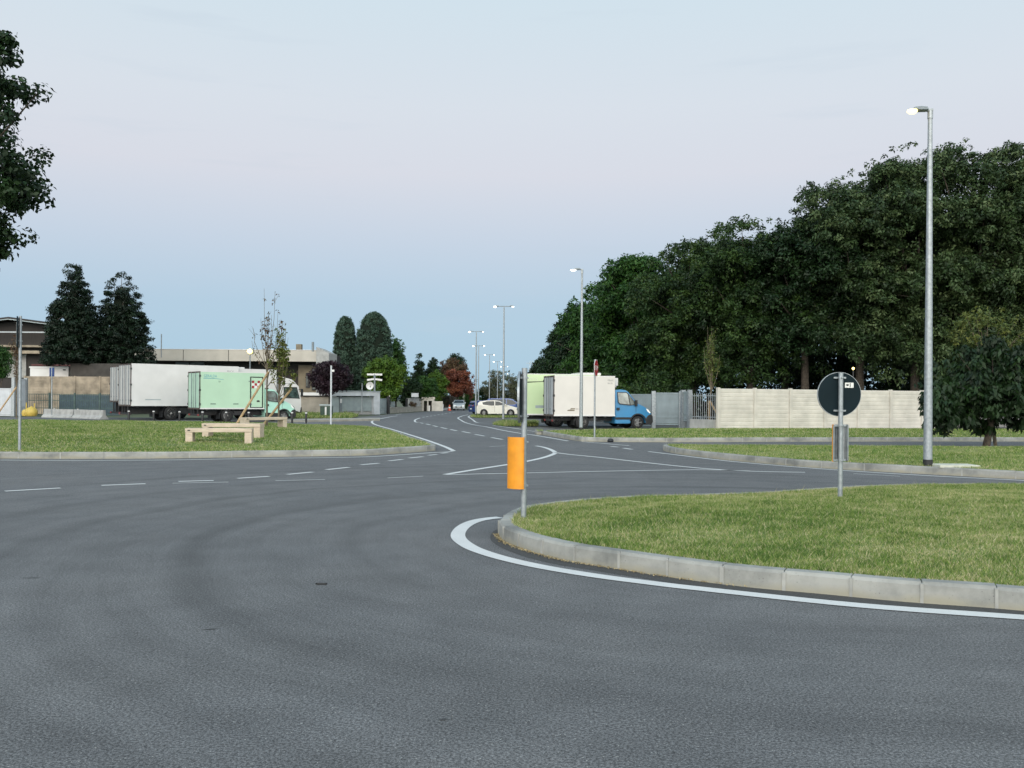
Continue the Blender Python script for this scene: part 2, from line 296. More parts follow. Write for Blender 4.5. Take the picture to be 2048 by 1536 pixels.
# ------------------------------------------------------------------ ground, roads, lawns, kerbs
def sheet(name, pts, z, mat):
    n = MB(); n.poly([(p[0], p[1], z) for p in pts]); o = n.build(name, mat); tag(o, kind='structure'); return o
sheet('ground', [(-2500, -300), (2500, -300), (2500, 3500), (-2500, 3500)], -.02, MT['hill'])
sheet('road', [(-70, -25), (70, -25), (70, 66), (-70, 66)], 0, MT['asphalt'])
far = [P(x, y) for x, y in ((540, 839.5), (640, 838), (700, 836), (745, 832), (800, 827.3), (880, 821), (905, 817.5), (912, 814), (922, 814), (938, 822), (965, 825), (1500, 831), (1650, 850))]
far = [(-60, 65.9)] + [(-60, 68)] + [(x, y) for x, y in far if y > 66] + [(60, 80), (60, 65.9)]
sheet('road', far, .004, MT['foul'])
def smooth_poly(pts, n=6, closed=True):
    p = [Vector((*q, 0)) for q in pts]; m = len(p); o = []
    rngk = range(m) if closed else range(m-1)
    for i in rngk:
        if closed: a, b, c, d = p[i-1], p[i], p[(i+1) % m], p[(i+2) % m]
        else: a, b, c, d = p[max(i-1, 0)], p[i], p[i+1], p[min(i+2, m-1)]
        for k in range(n):
            t = k/n; o.append(((2*b+(c-a)*t+(2*a-5*b+4*c-d)*t*t+(3*b-a-3*c+d)*t**3)*.5).to_2d()[:])
    if not closed: o.append(p[-1].to_2d()[:])
    return o
def inside(poly, X, Y):
    c = np.zeros(X.shape, bool); n = len(poly)
    for i in range(n):
        x1, y1 = poly[i]; x2, y2 = poly[i-1]
        if y1 == y2: continue
        c ^= ((y1 > Y) != (y2 > Y)) & (X < (x2-x1)*(Y-y1)/(y2-y1)+x1)
    return c
def edgedist(poly, X, Y):
    d = np.full(X.shape, 1e9); n = len(poly)
    for i in range(n):
        x1, y1 = poly[i-1]; x2, y2 = poly[i]; dx, dy = x2-x1, y2-y1; l = dx*dx+dy*dy
        if l < 1e-12: continue
        t = np.clip(((X-x1)*dx+(Y-y1)*dy)/l, 0, 1); d = np.minimum(d, np.hypot(X-x1-t*dx, Y-y1-t*dy))
    return d
def resample(path, step):
    o = [path[0]]; acc = 0
    for a, b in zip(path, path[1:]):
        d = math.dist(a, b); t = step-acc
        while t <= d:
            o.append((a[0]+(b[0]-a[0])*t/d, a[1]+(b[1]-a[1])*t/d)); t += step
        acc = d-(t-step)
    return o
def offset(path, w):                         # to the left of travel
    o = []
    for i, p in enumerate(path):
        a = path[max(i-1, 0)]; b = path[min(i+1, len(path)-1)]; dx, dy = b[0]-a[0], b[1]-a[1]; l = math.hypot(dx, dy) or 1
        o.append((p[0]-dy/l*w, p[1]+dx/l*w))
    return o
KW, KH = .15, .16
def kerb(path, blk, mid=3):
    """kerb stones swept along a path, lawn to the left of travel; every stone separate by a mortar joint"""
    tot = sum(math.dist(a, b) for a, b in zip(path, path[1:])); blk = tot/max(1, round(tot/blk)); fine = resample(path, blk/mid)
    if len(fine) % mid != 1: fine.append(path[-1])
    prof = [(0, -.02), (.012, KH-.025), (.03, KH), (KW, KH), (KW, -.02)]
    s = MB(); g = MB()
    offs = [offset(fine, u) for u, _ in prof]
    FX = np.array([q[0] for q in fine]); FY = np.array([q[1] for q in fine])
    for j, (u, _) in enumerate(prof):
        if u < .1: continue
        dd = np.array([np.hypot(FX-q[0], FY-q[1]).min() for q in offs[j]]); ok = np.nonzero(dd > u*.93)[0]
        for i_ in range(len(offs[j])):
            if dd[i_] <= u*.93 and len(ok): offs[j][i_] = offs[j][int(ok[np.argmin(np.abs(ok-i_))])]
    nb = (len(fine)-1)//mid
    for b in range(nb):
        i0 = len(s.v); gap = .010/blk*mid/2; jit = random.uniform(-.0025, .0025)
        for k in range(mid+1):
            idx = b*mid+k; 
            for j, (u, z) in enumerate(prof):
                q = offs[j][idx]
                if k in (0, mid):
                    q2 = offs[j][idx+(1 if k == 0 else -1)]; q = (q[0]+(q2[0]-q[0])*gap, q[1]+(q2[1]-q[1])*gap)
                s.v.append((q[0], q[1], z+(jit if z > 0 else 0)))
        n = 5
        for k in range(mid):
            for j in range(n): a = i0+k*n+j; c = i0+k*n+(j+1) % n; s.f.append((a, c, c+n, a+n))
        s.f += [tuple(i0+j for j in range(n)), tuple(i0+mid*n+j for j in range(n))]
        e = b*mid+mid; p = offs[0][e]; q = offs[-1][e]; d = Vector((q[0]-p[0], q[1]-p[1])).normalized(); t = Vector((-d.y, d.x))*random.uniform(.010, .017)
        a1 = Vector(p)-d*.0015; b1 = Vector(q)-d*.004
        i = len(g.v)
        for z in (0, KH-.012):
            for w in (a1+t, b1+t, b1-t, a1-t): g.v.append((w.x, w.y, z))
        g.f += [tuple(i+k for k in q_) for q_ in ((4, 5, 6, 7), (0, 1, 5, 4), (1, 2, 6, 5), (2, 3, 7, 6), (3, 0, 4, 7))]
    o = s.build('kerb', MT['kerb']); tag(o, kind='structure')
    o2 = g.build('kerb_mortar', MT['mortar']); o2.parent = o
    return o
LAWN = {}
def lawn(key, poly, hmax, ramp_w, step, zb=KH-.01):
    poly_in = poly; xs = [p[0] for p in poly]; ys = [p[1] for p in poly]
    gx, gy = np.meshgrid(np.arange(min(xs), max(xs), step), np.arange(min(ys), max(ys), step)); gx = gx.ravel(); gy = gy.ravel()
    k = inside(poly, gx, gy); gx, gy = gx[k], gy[k]; d = edgedist(poly, gx, gy); k = d > step*.4; gx, gy = gx[k], gy[k]
    pts = [Vector(p) for p in poly]+[Vector((a, b)) for a, b in zip(gx, gy)]; n = len(poly)
    v, e, f, *_ = delaunay_2d_cdt(pts, [(i, (i+1) % n) for i in range(n)], [], 1, 1e-5)
    X = np.array([p.x for p in v]); Y = np.array([p.y for p in v])
    def hf(X, Y):
        X = np.asarray(X, float); Y = np.asarray(Y, float); t = np.clip(edgedist(poly, X, Y)/ramp_w, 0, 1)
        bmp = .012*np.sin(X*1.7+Y*.9)+.010*np.sin(X*.6-Y*1.9+1)
        return zb + hmax*t*t*(3-2*t) + bmp*np.minimum(t*3, 1)
    Z = hf(X, Y); me = bpy.data.meshes.new('lawn'); me.from_pydata([(a, b, c) for a, b, c in zip(X, Y, Z)], [], f); me.materials.append(MT['lawn']); me.shade_smooth()
    o = bpy.data.objects.new('lawn', me); C.objects.link(o); tag(o, kind='structure'); LAWN[key] = (poly, hf)
def grass(key, n, hl, hw, near=None, box=None, dry=.5):
    poly, hf = LAWN[key]; xs = [p[0] for p in poly]; ys = [p[1] for p in poly]; x0, x1, y0, y1 = box or (min(xs), max(xs), min(ys), max(ys))
    Xs = []; Ys = []; cnt = 0
    while cnt < n:
        # density falls with distance, only across the part of the lawn the view takes in
        Y = y0+(y1-y0)*RNG.random(n)**1.5; X = x0+(x1-x0)*RNG.random(n)
        k = inside(poly, X, Y) & (np.abs(X) < Y*.60+1.2); X, Y = X[k], Y[k]; Xs.append(X); Ys.append(Y); cnt += len(X)
    X = np.concatenate(Xs)[:n]; Y = np.concatenate(Ys)[:n]
    def nz(s, o): return  np.sin(X*s+o+1.3*np.sin(Y*s*.7+o))*np.sin(Y*s*1.2+o*2+1.1*np.sin(X*s*.8))
    pn = .5+.5*(.36*nz(.9, 1)+.34*nz(2.3, 4)+.42*nz(6.1, 2)+.3*nz(13., 5))
    ed = edgedist(poly, X, Y)
    Z = hf(X, Y)-.005; h = hl*(.45+.9*RNG.random(n))*(1.15-.55*pn); h *= np.clip(1.15-ed*.6, .9, 1.15)
    long = RNG.random(n) > .992; h = np.where(long, h*2.2, h)
    a = RNG.random(n)*2*np.pi; ln = h*(.2+.9*RNG.random(n)); bx, by = np.cos(a)*hw/2, np.sin(a)*hw/2; la = RNG.random(n)*2*np.pi
    V = np.empty((n, 3, 3)); V[:, 0] = np.stack([X-bx, Y-by, Z], 1); V[:, 1] = np.stack([X+bx, Y+by, Z], 1); V[:, 2] = np.stack([X+np.cos(la)*ln, Y+np.sin(la)*ln, Z+h*.85], 1)
    t = np.clip(.27+1.3*dry*(pn-.45)+.27*RNG.standard_normal(n)+.12*np.exp(-ed*3), 0, 1); t = np.where(RNG.random(n) < .16*dry*2*np.clip(pn+.3, .3, 1.2), .75+.25*RNG.random(n), t)
    o = npmesh('grass', V.reshape(-1, 3), np.arange(n*3).reshape(-1, 3), LM['grass'], np.repeat(t, 3)); tag(o, kind='stuff'); return o
# near island
nb = [P(x, y) for x, y in ((2300, 1240), (2048, 1222.7), (1970, 1216), (1802, 1204), (1647, 1189), (1512, 1177), (1390, 1162.5), (1286, 1147), (1197, 1133), (1134, 1123), (1078, 1109), (1037, 1096), (1007, 1082.5), (996, 1069))]
nb += [P(x, y, KH) for x, y in ((999, 1037), (1008, 1027), (1028, 1017), (1062, 1008), (1160, 997.5), (1300, 989.5), (1500, 984))]
nb = [(nb[0][0]+7, nb[0][1]-1.3), (nb[0][0]+3, nb[0][1]-.75)] + nb + [(6.2, 15.2), (9.5, 15.6), (13.5, 15.3), (17, 13.5)]
NEAR = smooth_poly(nb[:], 4, False)
kerb(NEAR[::-1][:], .5) if False else None
def area(p): return sum(a[0]*b[1]-b[0]*a[1] for a, b in zip(p, p[1:]+p[:1]))/2
def ccw(p): return p if area(p) > 0 else p[::-1]
def kerbed(key, pts, blk, hmax, rw, step, cut_open=None):
    """closed outline of an island: kerb all round, lawn inside"""
    poly = ccw(smooth_poly(pts, 4, True)); k = kerb(poly+[poly[0]], blk, 4 if blk < .8 else 7)
    ins = offset(poly, KW-.01); dd = edgedist(poly, np.array([q[0] for q in ins]), np.array([q[1] for q in ins])); ins = [q for q, d_ in zip(ins, dd) if d_ > (KW-.01)*.93]; lawn(key, ins, hmax, rw, step); return poly
kerbed('near', nb + [(18.5, 9.5), (15, 5.2)], .5, .10, 2.2, .35)
left = [P(x, y) for x, y in ((-260, 916), (0, 917), (137, 917.6), (317, 917), (478, 914.7), (625, 912.7), (732, 910.8), (801, 906.4), (848, 903), (860, 901.9))]
left += [P(x, y, KH) for x, y in ((870, 890.2), (871, 888.5), (864, 885.8), (850, 881.5), (822, 873), (791, 862), (765, 855.5), (735, 852), (690, 850), (600, 848.5), (500, 847), (400, 845.5), (200, 843.5), (0, 841.5), (-260, 839))]
kerbed('left', left, 1.0, .22, 6.5, 1.0)
r1 = [P(x, y) for x, y in ((1326, 899.6), (1333, 903.3), (1366, 909.6), (1448, 919.5), (1573, 931), (1614, 934.4), (1751, 942.7), (1904, 951), (2048, 959), (2500, 980))]
r1 += [P(x, y, KH) for x, y in ((2600, 898), (2300, 894.5), (2048, 893), (1700, 890.5), (1450, 889.2), (1372, 888.3), (1335, 888.4))]
kerbed('r1', r1, 1.0, .05, 2.5, .6)
r2 = [P(x, y) for x, y in ((1076, 867), (1083, 869), (1149, 881), (1170, 883), (1200, 883.5), (1337, 884.5), (1573, 883.5), (1821, 883), (2048, 883), (2500, 884))]
r2 += [P(x, y, KH) for x, y in ((2500, 862), (1900, 857.5), (1500, 856.5), (1320, 857), (1240, 857.8), (1150, 859), (1100, 861), (1082, 862))]
kerbed('r2', r2, 1.0, .06, 3, .8)
# small verges beyond, by the parked cars
v1 = [P(x, y, .02) for x, y in ((985, 849.5), (1010, 852.5), (1075, 852.5), (1075, 845), (1010, 844))]
LAWNB = MB(); LAWNB.poly([(a, b, .03) for a, b in v1]); tag(LAWNB.build('verge', MT['lawn']), kind='structure')
v2 = [P(x, y, .02) for x, y in ((940, 833), (952, 835.5), (1040, 835), (1060, 833), (1000, 831), (945, 830))]
LAWNB = MB(); LAWNB.poly([(a, b, .03) for a, b in v2]); tag(LAWNB.build('verge', MT['lawn']), kind='structure')
LAWN['v1'] = (ccw(v1), lambda X, Y: np.full(np.shape(X), .03)); LAWN['v2'] = (ccw(v2), lambda X, Y: np.full(np.shape(X), .03))
v3 = [P(x, y, .1) for x, y in ((585, 837), (700, 836), (715, 833), (700, 829), (585, 828))]
m_ = MB(); m_.poly([(a, b, .1) for a, b in v3]); tag(m_.build('verge', MT['lawn']), kind='structure'); LAWN['v3'] = (ccw(v3), lambda X, Y: np.full(np.shape(X), .1))
xs = [p[0] for p in v3]; ys = [p[1] for p in v3]
pv = [P(x, y, .12) for x, y in ((560, 841), (760, 838), (760, 835.3), (700, 836), (560, 838))]
m_ = MB(); m_.prism([(p[0], p[1]) for p in ccw(pv)], -.02, .12, 'z'); tag(m_.build('pavement', MT['pavement']), kind='structure')
grass('near', 320000, .048, .0070, box=(-.5, 11, 5, 16))
grass('left', 200000, .065, .020, box=(-36, 1, 21, 57), dry=.38)
grass('r1', 90000, .065, .012, box=(3, 17, 16, 29), dry=.38)
grass('r2', 70000, .075, .024, box=(0, 30, 32, 48), dry=.38)
grass('v1', 9000, .25, .02); grass('v2', 9000, .14, .03); grass('v3', 14000, .3, .05)
def gz(key, X, Y): return float(LAWN[key][1](np.array([X]), np.array([Y]))[0])
def put(key, x, y):                         # pixel of a foot standing on a lawn
    z = KH
    for _ in range(12):
        X, Y = P(x, y, z); z = .5*z+.5*gz(key, X, Y)
    return X, Y, z-.02
# ------------------------------------------------------------------ road markings
def line(pts, w=.12, z=.006, closed=False, smooth=True, mat='paint', ends=None, name='road_marking'):
    p = [P(*q) for q in pts]
    if smooth and len(p) > 2: p = smooth_poly(p, 6, False)
    ws = w if isinstance(w, (list, tuple)) else None
    a = offset(p, w/2); b = offset(p, -w/2); m = MB()
    for i in range(len(p)-1): m.quad((*b[i], z), (*b[i+1], z), (*a[i+1], z), (*a[i], z))
    return m
def mark(m, mat='paint', name='road_marking'): return tag(m.build(name, MT[mat]), kind='structure')
mark(line([(2400, 1262), (2048, 1236), (1716, 1211.6), (1400, 1178.5), (1286, 1165), (1184.6, 1151.5), (1083, 1134.5), (1007, 1117.5), (956, 1101.5), (931, 1089), (917, 1076), (918, 1064), (930, 1052), (950, 1043), (975, 1038), (1000, 1035.5)], .16))
# darker unworn strip between the line and the kerb
ko = [P(x, y) for x, y in ((2300, 1240), (2048, 1222.7), (1970, 1216), (1802, 1204), (1647, 1189), (1512, 1177), (1390, 1162.5), (1286, 1147), (1197, 1133), (1134, 1123), (1078, 1109), (1037, 1096), (1007, 1082.5), (996, 1070), (996, 1058))]
ki = offset(smooth_poly(ko, 4, False), .19); kk = offset(smooth_poly(ko, 4, False), -.02); m = MB()
for i in range(len(ki)-1): m.quad((*ki[i], .003), (*ki[i+1], .003), (*kk[i+1], .003), (*kk[i], .003))
if not inside(ccw(NEAR), np.array([ki[20][0]]), np.array([ki[20][1]]))[0]: pass
m2 = MB(); kj = offset(smooth_poly(ko, 4, False), -.19)
side = ki if edgedist([tuple(q) for q in [P(1716, 1211.6), P(1400, 1178.5), P(1184, 1151.5)]], np.array([ki[24][0]]), np.array([ki[24][1]]))[0] < edgedist([P(1716, 1211.6), P(1400, 1178.5), P(1184, 1151.5)], np.array([kj[24][0]]), np.array([kj[24][1]]))[0] else kj
other = offset(smooth_poly(ko, 4, False), .03 if side is kj else -.03)
def tp(i): k = min(1, (len(side)-1-i)/16); k = math.sqrt(max(k, 0)); return (other[i][0]+(side[i][0]-other[i][0])*k, other[i][1]+(side[i][1]-other[i][1])*k, .003)
for i in range(len(side)-1): m2.quad(tp(i), tp(i+1), (*other[i+1], .003), (*other[i], .003))
mark(m2, 'gutter', 'gutter_strip')
mk = MB()
def add(pts, w=.12, smooth=True):
    q = line(pts, w, smooth=smooth); i = len(mk.v); mk.v.extend(q.v); mk.f.extend(tuple(i+k for k in f) for f in q.f)
for a, b in (((10, 983), (121, 976.5)), ((203, 971.3), (291, 968)), ((357, 963.3), (427, 961.6)), ((475, 957.2), (538, 953.2)), ((575, 949.3), (625, 944.5)), ((653, 939.8), (698, 935)), ((722, 930), (758, 926.8)), ((778, 922), (805, 919.2)), ((819, 916.4), (846, 913.6)), ((856, 911), (874, 909.3)), ((882, 907), (896, 905.5))):
    add([a, b], .13)
for a, b in (((345, 967), (457, 964.6)), ((551, 961.8), (650, 959.6)), ((775, 956.5), (846, 952.8)), ((979, 893.5), (1010, 892)), ((1707, 947.7), (1800, 953))): add([a, b], .055)
# middle dashes and the lane lines of the road leading away
for a, b in (((840, 845.6), (846.4, 847)), ((851.8, 848), (861, 850)), ((865.8, 851.4), (875.4, 853.6)), ((881.9, 855), (893.7, 857.7)), ((901, 859), (913.5, 861.8)), ((924.5, 863.2), (940.5, 866.3)), ((950, 869), (969, 872.3)), ((983, 875.2), (1005, 879.2))): add([a, b], .13)
add([(840, 836), (833, 838.5), (829.5, 841), (831, 844), (837, 845)], .13)
for i in range(9):
    t = i/9; x = 845+i*7.5; y = 834.8-i*1.25; add([(x, y), (x+4.2, y-.55)], .13)
add([(0, 920.5), (137, 921.3), (317, 920.6), (478, 918), (625, 916), (732, 914), (801, 910), (866, 905.5), (890, 904.3), (906, 903)], .12)
add([(907.6, 902.3), (890.5, 894), (856, 881.5), (822, 870.6), (784.5, 859), (764, 853.5), (750, 849), (744, 845), (746, 841.8), (760, 837.8), (781, 833.7), (795, 832)], .14)
add([(890, 949.5), (960, 938), (1040, 925.5), (1085, 916), (1107, 908.5), (1110, 905), (1100, 899), (1086, 894.5), (1072, 892)], .14)
add([(1108, 905), (1140, 909.3), (1200, 915.2), (1300, 926.5), (1407, 937.3), (1506, 943), (1610, 945)], .12)
add([(892, 949.8), (1040, 946.6), (1200, 943), (1366, 940.2), (1448, 940.6), (1500, 942.3)], .10)
add([(1297, 903.4), (1350, 909.8), (1448, 921.6), (1560, 931.8), (1676, 940.6), (1850, 951.5), (2048, 961.5), (2300, 975)], .11)
add([(936, 829.6), (925, 832), (916.5, 835.5), (917, 837.5), (921.6, 840.2), (929, 844.5), (946, 849.5), (974, 854), (999, 859.5), (1038, 866.5), (1071, 871), (1136, 882.2)], .12)
add([(1051.5, 861), (1083, 864.5)], .10)
add([(946, 829.5), (937, 833.3), (940, 836), (946, 840), (951, 844), (958, 845.5), (968, 845.6)], .12)
add([(985, 850.5), (1010, 854), (1051.5, 860)], .12)
add([(1163, 884), (1200, 886.5), (1232.6, 889.5), (1259, 891.5)], .12)
for a, b in (((1247, 896.5), (1264, 899)), ((1222, 893), (1236, 894.5)), ((722.7, 841), (740.5, 839.7)), ((758, 831), (772, 830.6)), ((770, 829), (780, 828.6)), ((792, 829), (803, 827.8))): add([a, b], .14)
add([(604, 839), (613, 846)], .15)
mark(mk)
# short scuffs and tar spots on the asphalt
sc_ = MB(); rs = random.Random(4)
for px, py, l, a in ((62, 1156, .16, .1), (420, 1259, .10, .35), (886, 1440, .05, .05)):
    X, Y = P(px, py); n_ = 7; top = []; bot = []
    for i in range(n_+1):
        t = i/n_-.5; w = .008*(1-(2*t)**2)+.002; x_ = X+t*l*math.cos(a)+rs.uniform(-.004, .004); y_ = Y+t*l*math.sin(a)+rs.uniform(-.008, .008); top.append((x_, y_+w*rs.uniform(.5, 1.4), .003)); bot.append((x_, y_-w*rs.uniform(.5, 1.4), .003))
    for i in range(n_): sc_.quad(bot[i], bot[i+1], top[i+1], top[i])
mark(sc_, 'scuff', 'road_scuffs')
# straw, grit and dead leaves swept against the near kerb
path = resample(smooth_poly([P(x, y) for x, y in ((1500, 1176), (1390, 1163), (1286, 1147.5), (1197, 1133.5), (1134, 1123.5), (1078, 1109.5), (1037, 1096.5), (1007, 1083), (997, 1070))], 4, False), .01)
n = 900; idx = (RNG.random(n)**.6*(len(path)-1)).astype(int); base = np.array(path)[idx]; c0 = np.array([1.5, 9.6]); dirn = base-c0; dirn /= np.linalg.norm(dirn, axis=1)[:, None]
pos = base+dirn*(np.abs(RNG.standard_normal(n))*.025+.004)[:, None]; a = RNG.random(n)*6.28; l = .006+.014*RNG.random(n)
V = np.empty((n, 3, 3)); z = .006+.006*RNG.random(n)
V[:, 0] = np.stack([pos[:, 0], pos[:, 1], z], 1); V[:, 1] = np.stack([pos[:, 0]+np.cos(a)*l, pos[:, 1]+np.sin(a)*l, z+.004], 1); V[:, 2] = np.stack([pos[:, 0]-np.sin(a)*l*.5, pos[:, 1]+np.cos(a)*l*.5, z+.012], 1)
tag(npmesh('kerb_litter', V.reshape(-1, 3), np.arange(n*3).reshape(-1, 3), MT['straw']), kind='stuff')
p = P(642, 1169); m = MB(); m.prism([(-.045, 0), (.0, .012), (.05, .006), (.045, -.012), (-.03, -.012)], 0, .012, 'z'); o = m.build('debris', MT['black'], bevel=.002); o.location = (*p, .002); tag(o, 'small flat black scrap lying on the open asphalt', 'debris')
p = P(1220, 884); m = MB(); m.lathe([(.05, 0), (.10, .004), (.12, .05), (.08, .12), (.02, .14)], 12); o = m.build('debris', MT['black'], smooth=True); o.location = (p[0], p[1]-.15, 0); tag(o, 'dark round lump on the road against the far kerb', 'debris')
p = put('r1', 1908, 933); m = MB(); m.box(-.42, .42, -.28, .28, 0, .055); o = m.build('utility_cover', MT['slab'], bevel=.008); o.location = (p[0], p[1], p[2]+.01); tag(o, 'pale square slab cover in the grass beside the tall lamp post', 'manhole cover')
# ------------------------------------------------------------------ foliage
def unit(n):
    v = RNG.standard_normal((n, 3)); return v/np.linalg.norm(v, axis=1)[:, None]
def leaves(cent, rad, nper, ll, lw, squash=.8, droop=.3, tw=.72):
    k = len(cent); n = k*nper; ci = np.repeat(np.arange(k), nper); u = unit(n); r = rad[ci]*(.35+.75*RNG.random(n)**.6)
    pos = cent[ci]+u*r[:, None]*np.array([1, 1, squash]); nrm = u+np.array([0, 0, .6])+RNG.standard_normal((n, 3))*.5; nrm /= np.linalg.norm(nrm, axis=1)[:, None]
    a = np.cross(nrm, unit(n)); a /= np.linalg.norm(a, axis=1)[:, None]+1e-9; a = a+np.array([0, 0, -droop]); a /= np.linalg.norm(a, axis=1)[:, None]
    b = np.cross(nrm, a); b /= np.linalg.norm(b, axis=1)[:, None]+1e-9; s = (.7+.6*RNG.random(n))[:, None]
    V = np.empty((n, 4, 3)); V[:, 0] = pos; V[:, 1] = pos+a*ll*.45*s+b*lw*.5*s+nrm*lw*.15; V[:, 2] = pos+a*ll*s; V[:, 3] = pos+a*ll*.45*s-b*lw*.5*s+nrm*lw*.15
    t = np.clip((RNG.random(k)[ci]*tw+RNG.random(n)*(1-tw)), 0, 1)
    return V.reshape(-1, 3), np.repeat(t, 4)
def crown_pts(shape, n, c, rx, ry, rz, cr):
    u = unit(n); 
    if shape == 'round': r = RNG.random(n)**.33*.96; q = u*r[:, None]; q = q*np.array([rx, ry, rz])
    elif shape == 'shell': q = u*(1.0+.09*RNG.random(n))[:, None]*np.array([rx, ry, rz]); q = q[:]; q[:, 2] = np.where(q[:, 2] < -.2*rz, -q[:, 2], q[:, 2])
    elif shape == 'cone':
        t = 1-np.sqrt(RNG.random(n)); a = RNG.random(n)*6.283; rr = (1-t)**.58*(.35+.65*np.sqrt(RNG.random(n))); q = np.stack([np.cos(a)*rr*rx, np.sin(a)*rr*ry, (t*2-1)*rz], 1)
    elif shape == 'column':
        t = RNG.random(n)*2-1; a = RNG.random(n)*6.283; rr = np.where(t > .35, np.sqrt(np.clip(1-((t-.35)/.65)**2, 0, 1)), 1)*(.97+.03*t)*(1-.14*np.clip(t, 0, 1)); q = np.stack([np.cos(a)*rr*rx*.93, np.sin(a)*rr*ry*.93, t*rz*.95], 1)
    return q+np.array(c), (cr*(.6+.8*RNG.random(n)))
def lobed(c, rx, ry, rz, nl, lr, per_l, cr):
    cs = []; 
    for i in range(nl):
        u = unit(1)[0]; rr = (.55+.45*RNG.random()**.5); q = np.array(c)+u*rr*np.array([rx-lr*.6, ry-lr*.6, rz-lr*.5]); l_ = lr*(.7+.6*RNG.random()); w = unit(per_l); w[:, 2] = np.where(w[:, 2] < -.3, -w[:, 2], w[:, 2])
        cs.append(q+w*l_*(.75+.3*RNG.random(per_l))[:, None]*np.array([1, 1, .8]))
    cs = np.concatenate(cs); return cs, cr*(.6+.8*RNG.random(len(cs)))
def tree(name, label, cat, group, base, parts, leaf, trunk_r=.22, ll=.22, lw=.10, bark='bark', droop=.3, limbs=9, trunk_top=None, squash=.75, lean=(0, 0)):
    """parts: list of (shape, n clusters, centre rel. to base, rx, ry, rz, cluster radius, leaves per cluster)"""
    root = empty(name, base, 0, label, cat, group); Vs = []; Ts = []; cs = []
    for sh, n, c, rx, ry, rz, cr, per in parts:
        if sh == 'lobed':
            cp, rd = lobed(c, rx, ry, rz, n, min(rx, rz)*.36, 34, cr)
        else: cp, rd = crown_pts(sh, n, c, rx, ry, rz, cr)
        cs.append(cp); V, T = leaves(cp, rd, per, ll, lw, squash, droop); Vs.append(V); Ts.append(T)
    if parts[0][0] == 'cone':
        sh, n, c, rx, ry, rz, cr, per = parts[0]; m = MB(); m.lathe([(.05, -rz)]+[(rx*.42*(1-t)**.8, (t*2-1)*rz*.98+rz*.02) for t in [i/12 for i in range(9)]]+[(.03, rz*.6)], 12, 'z', c); m.build('shade_core', LM['core'], root)  # solid filler, coloured as the shade inside the conifer
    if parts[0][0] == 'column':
        sh, n, c, rx, ry, rz, cr, per = parts[0]; m = MB(); m.lathe([(rx*.45, -rz*.97)]+[(rx*.86*(1-.10*max(0, t))*(math.sqrt(max(0, 1-((t-.35)/.65)**2)) if t > .35 else 1), t*rz*.92) for t in [-.95+i*.1 for i in range(19)]]+[(rx*.1, rz*.9)], 16, 'z', c); m.build('shade_core', LM['core'], root)  # smooth dark filler, its colour stands for shade between the sprays
    V = np.concatenate(Vs); T = np.concatenate(Ts); npmesh('crown', V, np.arange(len(V)).reshape(-1, 4), LM[leaf], T, root)
    cc = np.concatenate(cs); top = trunk_top or parts[0][2][2]; tb = MB(); cx, cy = parts[0][2][0], parts[0][2][1]
    pts = [(cx*t+random.uniform(-.05, .05)*top*.2*t, cy*t, top*t-.1*(t == 0)) for t in (0, .3, .6, .85, 1)]; tb.tube(pts, [trunk_r*1.25, trunk_r, trunk_r*.8, trunk_r*.55, trunk_r*.3], 9)
    for i in range(limbs):
        e = cc[RNG.integers(len(cc))]; z0 = top*random.uniform(.35, .8); t = z0/top; s = Vector((cx*t, cy*t, z0)); e = Vector(e); mid = (s+e)/2+Vector((0, 0, .12*(e-s).length))
        tb.tube([s, mid, e], [trunk_r*.38, trunk_r*.22, trunk_r*.06], 6)
    tb.build('trunk', MT[bark], root, smooth=True); return root
# right-hand row of big trees (x pixel, distance, top pixel, half width m, material, label)
RG = 'row of large trees behind the pale wall and gates'
rowt = [
 (1086, 150, 722, 2.3, 'dark', 'farthest and lowest dark tree at the left end of the big tree row'),
 (1110, 118, 690, 2.6, 'dark', 'dark green tree second from the far end of the tree row'),
 (1140, 98, 644, 2.7, 'dark', 'dark round tree rising just above the green truck roof'),
 (1178, 84, 598, 2.9, 'dark', 'dark tree right behind the middle lamp post'),
 (1215, 78, 572, 4.4, 'mid', 'lighter green tree above the white truck box, right of the lamp post'),
 (1290, 70, 518, 4.4, 'mid', 'brighter green tree with a pointed top above the blue cab'),
 (1385, 62, 484, 4.2, 'oak', 'dark oak behind the blue grey gate, its top level with its right neighbour'),
 (1500, 58, 438, 4.6, 'oak', 'broad dark oak behind the railing and the staked sapling'),
 (1610, 56, 425, 4.0, 'dark', 'dark shadowy tree behind the wall left of the round sign'),
 (1720, 55, 330, 4.2, 'willow', 'tall grey green tree behind the round sign'),
 (1830, 54, 284, 4.6, 'willow', 'tallest grey green tree behind the nearest lamp post'),
 (1950, 53, 280, 4.4, 'willow', 'tall loose tree right of the nearest lamp post, top touching the same height'),
 (2065, 52, 330, 4.2, 'willow', 'tall tree cut by the right edge of the picture'),
]
